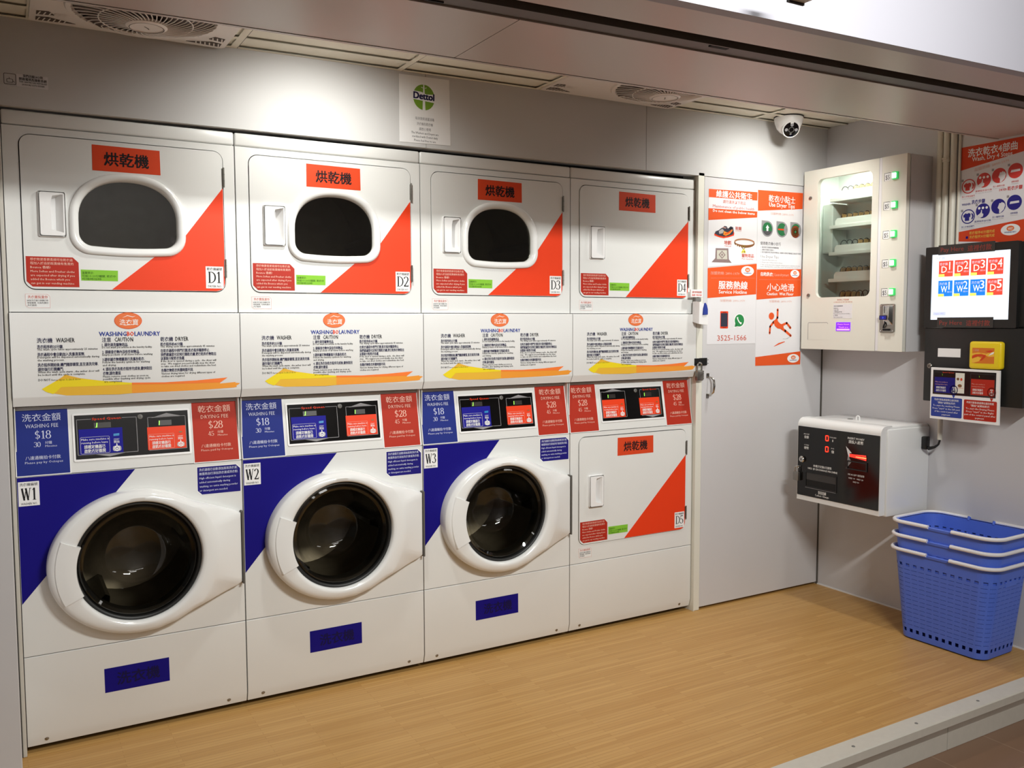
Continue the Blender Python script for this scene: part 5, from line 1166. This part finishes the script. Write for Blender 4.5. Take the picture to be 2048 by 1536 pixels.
# acrylic instruction board hung over the kiosk's lower front
SX = 3.462; Fs = side_at(SX); sl = lambda u: 0.0 * u
t = tag(bpy.data.objects.new('instruction_board', None), 'white board with blue and red start instructions hanging under the yellow card reader', 'sign'); COL.objects.link(t); t.location = (SX + 0.01, -0.885, 0.945); ROOT_LOC[t.name] = Vector(t.location)
b = B(); b.prism(Fs, [(0.7335, 0.9475), (1.0385, 0.9455), (1.0355, 1.1675), (0.7330, 1.1690)], -0.010, 0.0, 'paper'); b.box((SX + 0.010, -0.98, 1.03), (KX + 0.004, -0.80, 1.12), 'clear_acrylic')
n = 0.0006
for u0, u1, v0, v1, m_, rows in ((0.7385, 0.8800, 0.9585, 1.0425, 'ink_blue', (('完成付款後請選擇左邊控制板', 0.112), ('"開始"以開始洗衣', 0.082), ('To start the washing Please', 0.122), ('Press "start" in the left part', 0.126), ('of the control panel after', 0.108), ('payment', 0.038))), (0.8880, 1.0295, 0.9570, 1.0410, 'sticker_red', (('完成付款後請選擇右邊控制板', 0.118), ('"開始"以開始乾衣', 0.082), ('To start the Drying Please', 0.122), ('Press "start" in the Right', 0.118), ('part of the control panel after', 0.134), ('payment', 0.038)))):
    b.prism(Fs, rrect(u0, u1, v0, v1, 0.005, 4), n - 0.0003, n, m_)
    for i, (s_, w) in enumerate(rows): b.text(Fs, s_, (u0 + u1) / 2, v1 - (0.0145, 0.0275, 0.0400, 0.0525, 0.0650, 0.0775)[i], 0.0100, 'ink_white', n + 0.0004, 'C', width=w)
    uc = u0 + (0.103 if m_ == 'ink_blue' else 0.119); b.poly(Fs, [(uc - 0.007, v1 + 0.0125), (uc, v1 - 0.002), (uc + 0.007, v1 + 0.0125)], n + 0.0006, m_)
obj('backing_board', b, t, fix=False)
b = B(); b.prism(Fs, rect(0.7440, 1.0225, 1.0545, 1.1585), 0.0, 0.0006, 'black_gloss'); n = 0.001
for u0, u1, c_ in ((0.752, 0.846, 'navy_sticker'), (0.9165, 1.0165, 'sticker_red')):
    b.poly(Fs, rect(u0, u1, 1.062, 1.1285), n, c_); b.outline(Fs, rect(u0 - 0.002, u1 + 0.002, 1.060, 1.150), 0.0008, n + 0.0002, 'ink_soft')
    b.strip(Fs, [(u0 + 0.035, 1.1435), (u0 + 0.036, 1.1355)], 0.0014, n + 0.0003, 'lime')
    for i in range(2): b.text(Fs, ('Make sure machine is', 'running before leave')[i], u0 + 0.004, 1.1055 - i * 0.010, 0.0075, 'ink_pink', n + 0.0004, width=0.056); b.text(Fs, ('請確定機器已', '啟動方好離開')[i], u0 + 0.008, 1.080 - i * 0.0125, 0.0105, 'ink_pink' if i < 0 else 'ink_white', n + 0.0004, width=0.045)
b.text(Fs, 'Speed Queen', 0.788, 1.1475, 0.0075, 'sign_red', n + 0.0004, width=0.052, bold=0.02)
b.poly(Fs, rect(0.8475, 0.888, 1.0645, 1.150), n + 0.0004, 'cream_paint'); b.poly(Fs, circ(0.859, 1.1245, 0.0062, 12, 0.006), n + 0.0007, 'brown_leather'); b.poly(Fs, circ(0.874, 1.1235, 0.005, 12, 0.006), n + 0.0007, 'sign_red'); b.poly(Fs, circ(0.868, 1.0965, 0.0095, 14, 0.0068), n + 0.0007, 'brown_leather'); b.strip(Fs, [(0.852, 1.0865), (0.884, 1.0865)], 0.0012, n + 0.0007, 'sign_red')
for uc, c_ in ((0.8415, 'navy_sticker'), (1.0065, 'sticker_red')):
    b.outline(Fs, circ(uc, 1.077, 0.0165, 24, 0.0185), 0.0034, n + 0.0008, c_); b.outline(Fs, rrect(uc - 0.0085, uc + 0.0085, 1.0655, 1.077, 0.004, 3), 0.0022, n + 0.0009, 'ink_white'); b.outline(Fs, circ(uc, 1.071, 0.003, 10), 0.0018, n + 0.001, 'ink_white'); b.poly(Fs, [(uc - 0.003, 1.082), (uc, 1.079), (uc + 0.003, 1.082)], n + 0.0009, 'ink_white'); b.text(Fs, '開始', uc, 1.084, 0.007, 'ink_white', n + 0.0009, 'C', width=0.012)
obj('panel_photo', b, t, fix=False)

# ------------------------------------------------------------------ wall poster and conduits
FW = side_at(XW)
def fW(b, F, n):
    O = 'fee_red'
    b.poly(F, [(0.7335, 2.0185), (1.27, 2.098), (1.27, 2.1215), (0.7315, 2.1180)], n - 0.0002, 'sign_red')
    b.text(F, '洗衣乾衣4部曲', 0.772, 2.0745, 0.0380, 'ink_white', n + 0.0002, width=0.213, bold=0.02, res=2)
    b.text(F, 'Wash, Dry 4 Steps', 0.791, 2.0515, 0.0255, 'ink_white', n + 0.0002, width=0.174, bold=0.015, res=2)
    b.text(F, '加盟熱線: 2890-1979', 0.804, 2.009, 0.0155, 'ink_pink', n, width=0.150, rot=0.12)
    def steps(cs, m, sq):
        for i, (u, v) in enumerate(cs):
            r = 0.031
            b.poly(F, rect(u - r - 0.002, u - r + 0.008, v + 0.022, v + 0.032), n, 'ink_pale')
            if i == 0:
                b.poly(F, circ(u, v, r, 30), n + 0.0002, m); b.poly(F, circ(u, v, r * 0.86, 28), n + 0.0004, 'poster_white')
                b.poly(F, [(u - 0.022, v + 0.006), (u - 0.012, v + 0.015), (u - 0.004, v + 0.012), (u + 0.004, v + 0.015), (u + 0.012, v + 0.010), (u + 0.010, v - 0.004), (u + 0.006, v - 0.002), (u + 0.006, v - 0.018), (u - 0.014, v - 0.018), (u - 0.014, v - 0.002), (u - 0.019, v - 0.004)], n + 0.0006, m)
                b.poly(F, [(u + 0.014, v + 0.014), (u + 0.022, v + 0.010), (u + 0.026, v), (u + 0.022, v - 0.012), (u + 0.015, v - 0.014), (u + 0.019, v)], n + 0.0006, m)
            else: b.poly(F, circ(u, v, r, 30), n + 0.0002, m)
            if i == 1:
                for q in (-0.0165, 0.0, 0.0165): b.poly(F, circ(u + q, v + 0.012, 0.0055, 12), n + 0.0004, 'ink_white')
                b.poly(F, [(u - 0.026, v - 0.019), (u - 0.012, v - 0.010), (u - 0.008, v - 0.004), (u - 0.0075, v + 0.004), (u - 0.004, v + 0.004), (u - 0.0035, v - 0.010), (u + 0.003, v - 0.014), (u + 0.001, v - 0.0245), (u - 0.012, v - 0.029)], n + 0.0004, 'poster_white')
            if i == 2: b.poly(F, [(u, v + 0.002), (u + 0.004, v + 0.013), (u + 0.010, v + 0.012), (u + 0.014, v + 0.016), (u + 0.019, v + 0.013), (u + 0.024, v + 0.012), (u + 0.029, v + 0.002), (u + 0.024, v - 0.016), (u + 0.010, v - 0.0285), (u + 0.004, v - 0.029), (u + 0.004, v - 0.014), (u - 0.003, v - 0.006)], n + 0.0004, 'poster_white')
            if i == 3: b.poly(F, [(u - 0.020, v - 0.005), (u + 0.020, v - 0.003), (u + 0.019, v + 0.006), (u - 0.017, v + 0.005)], n + 0.0004, 'poster_white')
            cap = ('放入衣物並關門', '選擇程序並付款', '投入輔幣付款', '啟動機器')[i]; wd = (0.058, 0.074, 0.050, 0.030)[i]
            b.text(F, cap, u, v - 0.0465, 0.0088, m, n, 'C', width=wd); b.text(F, 'Put clothes into the machine', u, v - 0.0535, 0.0050, 'ink_pale', n, 'C', width=wd)
    steps(((0.7790, 1.9485), (0.8465, 1.9655), (0.9125, 1.9755), (0.9805, 1.9855)), 'step_red', 0); steps(((0.7810, 1.8190), (0.8470, 1.8370), (0.9140, 1.8480), (0.9810, 1.8565)), 'step_blue', 1)
    b.text(F, 'DRYER', 0.915, 1.9105, 0.0125, 'step_red', n, width=0.032, bold=0.02); b.text(F, '乾衣步驟', 0.950, 1.9095, 0.0185, 'step_red', n, width=0.062, bold=0.02)
    b.text(F, 'WASHER', 0.751, 1.868, 0.0125, 'step_blue', n, width=0.040, bold=0.02); b.text(F, '洗衣步驟', 0.795, 1.871, 0.0195, 'step_blue', n, width=0.060, bold=0.02)
    b.poly(F, [(0.7335, 1.7160), (1.27, 1.668), (1.27, 1.812), (1.0275, 1.7850), (0.7335, 1.7555)], n - 0.0002, 'sign_red')
    b.text(F, '乾衣程序45分鐘完成', 0.790, 1.7415, 0.0145, 'tag_gold', n + 0.0002, width=0.112); b.text(F, '洗衣程序30分鐘完成', 0.790, 1.7240, 0.0145, 'tag_gold', n + 0.0002, width=0.112); b.poly(F, rect(0.774, 0.784, 1.7240, 1.7345), n + 0.0002, 'navy')
    oval_logo(b, F, (0.9685, 1.7465), 0.0405, 0.0235, n + 0.0002)
poster('washing_steps_poster', 'orange and white four steps poster on the wall above the black payment kiosk', [(0.7325, 1.668), (1.27, 1.668), (1.27, 2.1225), (0.7310, 2.1190)], 'poster_white', fW, 'poster', 'wall notices', FW)
for i, (yy_, r_, lb) in enumerate(((-0.6505, 0.0135, 'cream vertical conduit nearest the vending machine, one of the bundle behind the kiosk'), (-0.6800, 0.0130, 'cream vertical conduit with a small clip, second from the vending machine'), (-0.7140, 0.0130, 'cream vertical conduit, third from the vending machine'), (-0.7375, 0.0060, 'thin pale cable conduit beside the orange wall poster'))):
    b = B(); b.cyl((3.6012 if i < 3 else 3.6090, yy_, 1.6885), (3.6012 if i < 3 else 3.6090, yy_, ceil_z(3.6) - 0.008), r_, 'conduit', 18)
    if i == 1: b.box((3.583, -0.692, 2.075), (3.612, -0.668, 2.084), 'conduit', 0.002, 1); b.cyl((3.6012, yy_, 2.065), (3.6012, yy_, 2.080), 0.016, 'conduit', 18)
    tag(obj('conduit_pipe', b, None, loc=(3.6, yy_, 1.6885)), lb, 'pipe', 'conduits on the end wall')

# ------------------------------------------------------------------ laundry baskets, nested three high
def superrect(a, c, r, n):
    """points spaced evenly along a rounded rectangle with half sides a (x) and c (y)"""
    segs = []; L_ = [2 * (c - r), PI / 2 * r, 2 * (a - r), PI / 2 * r] * 2; tot = sum(L_); out = []
    for i in range(n):
        s_ = tot * i / n; k = 0
        while s_ > L_[k]: s_ -= L_[k]; k += 1
        if k == 0: p = (-a, c - r - s_)
        elif k == 1: th = PI + s_ / r; p = (-a + r + r * math.cos(th), -c + r + r * math.sin(th))
        elif k == 2: p = (-a + r + s_, -c)
        elif k == 3: th = 1.5 * PI + s_ / r; p = (a - r + r * math.cos(th), -c + r + r * math.sin(th))
        elif k == 4: p = (a, -c + r + s_)
        elif k == 5: th = s_ / r; p = (a - r + r * math.cos(th), c - r + r * math.sin(th))
        elif k == 6: p = (a - r - s_, c)
        else: th = PI / 2 + s_ / r; p = (-a + r + r * math.cos(th), c - r + r * math.sin(th))
        out.append(p)
    return out
HB = 0.385; NP = 160
def wall_ring(z):
    f = z / HB; a = 0.122 + 0.024 * f; c = 0.185 + 0.042 * f; return [Vector((x, y, z)) for x, y in superrect(a, c, 0.045 + 0.02 * f, NP)]
def make_basket():
    t = thing('laundry_basket', '', 'basket', (0, 0, 0), 'nested laundry baskets')
    b = B(); k = b.mi('basket_blue')
    zs = [0.006, 0.030, 0.046]; rows = [1]
    z = 0.046
    for r_ in range(14):
        zs += [z + 0.0168, z + 0.0185]; z += 0.0185; rows += [0, 2]
    zs += [z + 0.014, z + 0.026, 0.345, 0.362, HB]; rows += [0, 4, 0, 0, 0]
    rings = [[b.bm.verts.new(p) for p in wall_ring(z_)] for z_ in zs]
    for j in range(len(zs) - 1):
        kind = ([0] + rows)[j]
        for i in range(NP):
            q = i % 4; hole = (kind == 1 and q in (1, 2)) or (kind == 2 and q in (0, 1, 2)) or (kind == 3 and q in (2, 3, 0)) or (kind == 4 and q in (1, 2))
            if hole: continue
            f = b.bm.faces.new((rings[j][i], rings[j][(i + 1) % NP], rings[j + 1][(i + 1) % NP], rings[j + 1][i])); f.material_index = k
    bot = [[Vector((x, y, 0.002)) for x, y in superrect(0.111, 0.174, 0.045, NP)]]
    lo = [b.bm.verts.new(p) for p in bot[0]]
    for i in range(NP):
        f = b.bm.faces.new((lo[i], lo[(i + 1) % NP], rings[0][(i + 1) % NP], rings[0][i])); f.material_index = k; f.smooth = True
    f = b.bm.faces.new(lo[::-1]); f.material_index = k
    body = obj('basket_body', b, t)
    body.data.polygons.foreach_set('use_smooth', [False] * len(body.data.polygons))
    so = body.modifiers.new('thickness', 'SOLIDIFY'); so.thickness = 0.0024; so.offset = 0
    b = B(); top = wall_ring(HB)
    prof = [(0.0, -0.010), (0.006, -0.009), (0.0075, 0.0), (0.004, 0.004), (-0.002, 0.0035)]
    rr = []
    for d, dz in prof: rr.append([Vector((p.x * (1 + d / 0.146), p.y * (1 + d / 0.227), p.z + dz)) for p in top])
    b.loft(rr, 'basket_blue', True, True)
    for s_ in (-1, 1):
        for y in (-0.055, 0.055): b.tube([(s_ * 0.146, y, HB - 0.004), (s_ * 0.151, y, HB + 0.010), (s_ * 0.1555, y, HB + 0.006), (s_ * 0.1555, y, HB - 0.004)], 0.006, 'basket_blue', 8)
    obj('rim', b, t)
    for s_ in (-1, 1):                                       # white carrying bails folded flat round each end of the rim
        pts = []; ring = superrect(0.1565, 0.2385, 0.068, 200)
        sel = [p for p in ring if (p[1] * s_ > 0.052)]
        sel.sort(key=lambda p: math.atan2(p[0], p[1] * s_))
        pts = [(p[0], p[1], HB + 0.004) for p in sel]
        b = B(); b.tube([(pts[0][0], pts[0][1] - s_ * 0.004, HB + 0.004)] + pts + [(pts[-1][0], pts[-1][1] - s_ * 0.004, HB + 0.004)], 0.0078, 'basket_white', 10); obj('bail_handle', b, t)
    b = B(); b.box((-0.040, -0.2215, 0.300), (0.040, -0.2170, 0.322), 'basket_blue', 0.0015, 1); obj('name_plate', b, t)
    return t
bk = make_basket(); bk.rotation_euler = (0, 0, 0.03); bk.location = (3.449, -0.898, 0.001)
bk['label'] = 'blue slotted laundry basket standing on the wood floor, lowest of the three'
for dz, lb in ((0.060, 'blue laundry basket with white handles, middle of the nested three'), (0.120, 'blue laundry basket with white handles, topmost of the nested three')):
    c = copy_tree(bk); c.location = (3.449 + dz * 0.02, -0.898 - dz * 0.03, 0.001 + dz); c['label'] = lb

# sign lamp on the bulkhead face, only its lower corner reaches into view
t = thing('sign_lamp', 'small grey bracket lamp hanging in front of the bright bulkhead face', 'lamp', (1.628, -1.70, 2.118))
b = B(); b.box((1.602, -1.80, 2.1225), (1.656, -1.60, 2.172), 'aluminium', 0.002, 1); obj('lamp_head', b, t)
b = B(); b.box((1.602, -1.606, 2.118), (1.656, -1.600, 2.124), 'dark_gap'); obj('end_lip', b, t)
b = B(); b.cyl((1.629, -1.72, 2.17), (1.629, -1.72, 3.25), 0.008, 'aluminium', 12); b.tube([(1.629, -1.72, 3.2), (1.629, -1.44, 3.2)], 0.008, 'aluminium', 10); obj('stem', b, t)

# ------------------------------------------------------------------ light
W = bpy.data.worlds.new('world'); SC.world = W; W.use_nodes = True
W.node_tree.nodes['Background'].inputs[0].default_value = (0.92, 0.9, 0.86, 1); W.node_tree.nodes['Background'].inputs[1].default_value = 0.07
def area(name, loc, sx, sy, power, col, rot=(0, 0, 0)):
    l = bpy.data.lights.new(name, 'AREA'); l.shape = 'RECTANGLE'; l.size = sx; l.size_y = sy; l.energy = power; l.color = col
    o = bpy.data.objects.new(name, l); COL.objects.link(o); o.location = loc; o.rotation_euler = rot
    return o
WARM = (1.0, 0.93, 0.83); NEUT = (1.0, 0.985, 0.95)
def aimed(name, loc, target, sx, sy, power, col):
    return area(name, loc, sx, sy, power, col, (Vector(target) - Vector(loc)).to_track_quat('-Z', 'Y').to_euler())
lp = aimed('shopfront_lamp', (1.6, -3.0, 2.52), (1.6, 0.0, 1.8), 0.8, 0.07, 53, (0.985, 1.0, 0.97)); lp.data.spread = math.radians(142)
area('arcade_light', (1.2, -5.4, 3.2), 1.2, 0.6, 26, NEUT)
area('arcade_light_end', (5.2, -4.4, 3.2), 1.2, 0.6, 14, NEUT)
area('vending_lamp', (VX + 0.036, -0.32, 2.074), 0.012, 0.20, 1.7, (1.0, 1.0, 0.94), (0, -0.35, 0))
area('opposite_wall_fill', (0.8, -6.6, 3.2), 3.0, 0.4, 30, NEUT)  # added fill, unseen: brightens the opposite wall so the glass has something to reflect
def spot(name, loc, target, power, angle, blend, col, rad=0.03):
    l = bpy.data.lights.new(name, 'SPOT'); l.energy = power; l.spot_size = math.radians(angle); l.spot_blend = blend; l.color = col; l.shadow_soft_size = rad
    o = bpy.data.objects.new(name, l); COL.objects.link(o); o.location = loc
    o.rotation_euler = (Vector(target) - Vector(loc)).to_track_quat('-Z', 'Y').to_euler()
    return o
for x in (0.95, 3.08): spot('downlight', (x, -0.50, ceil_z(x) - 0.02), (x, -0.08, 1.6), 40, 140, 1.0, (1.0, 1.0, 0.95), 0.06)
V = SC.view_settings
V.view_transform = 'Standard'; V.look = 'None'; V.gamma = 1.0; V.exposure = 0.0; V.use_curve_mapping = False
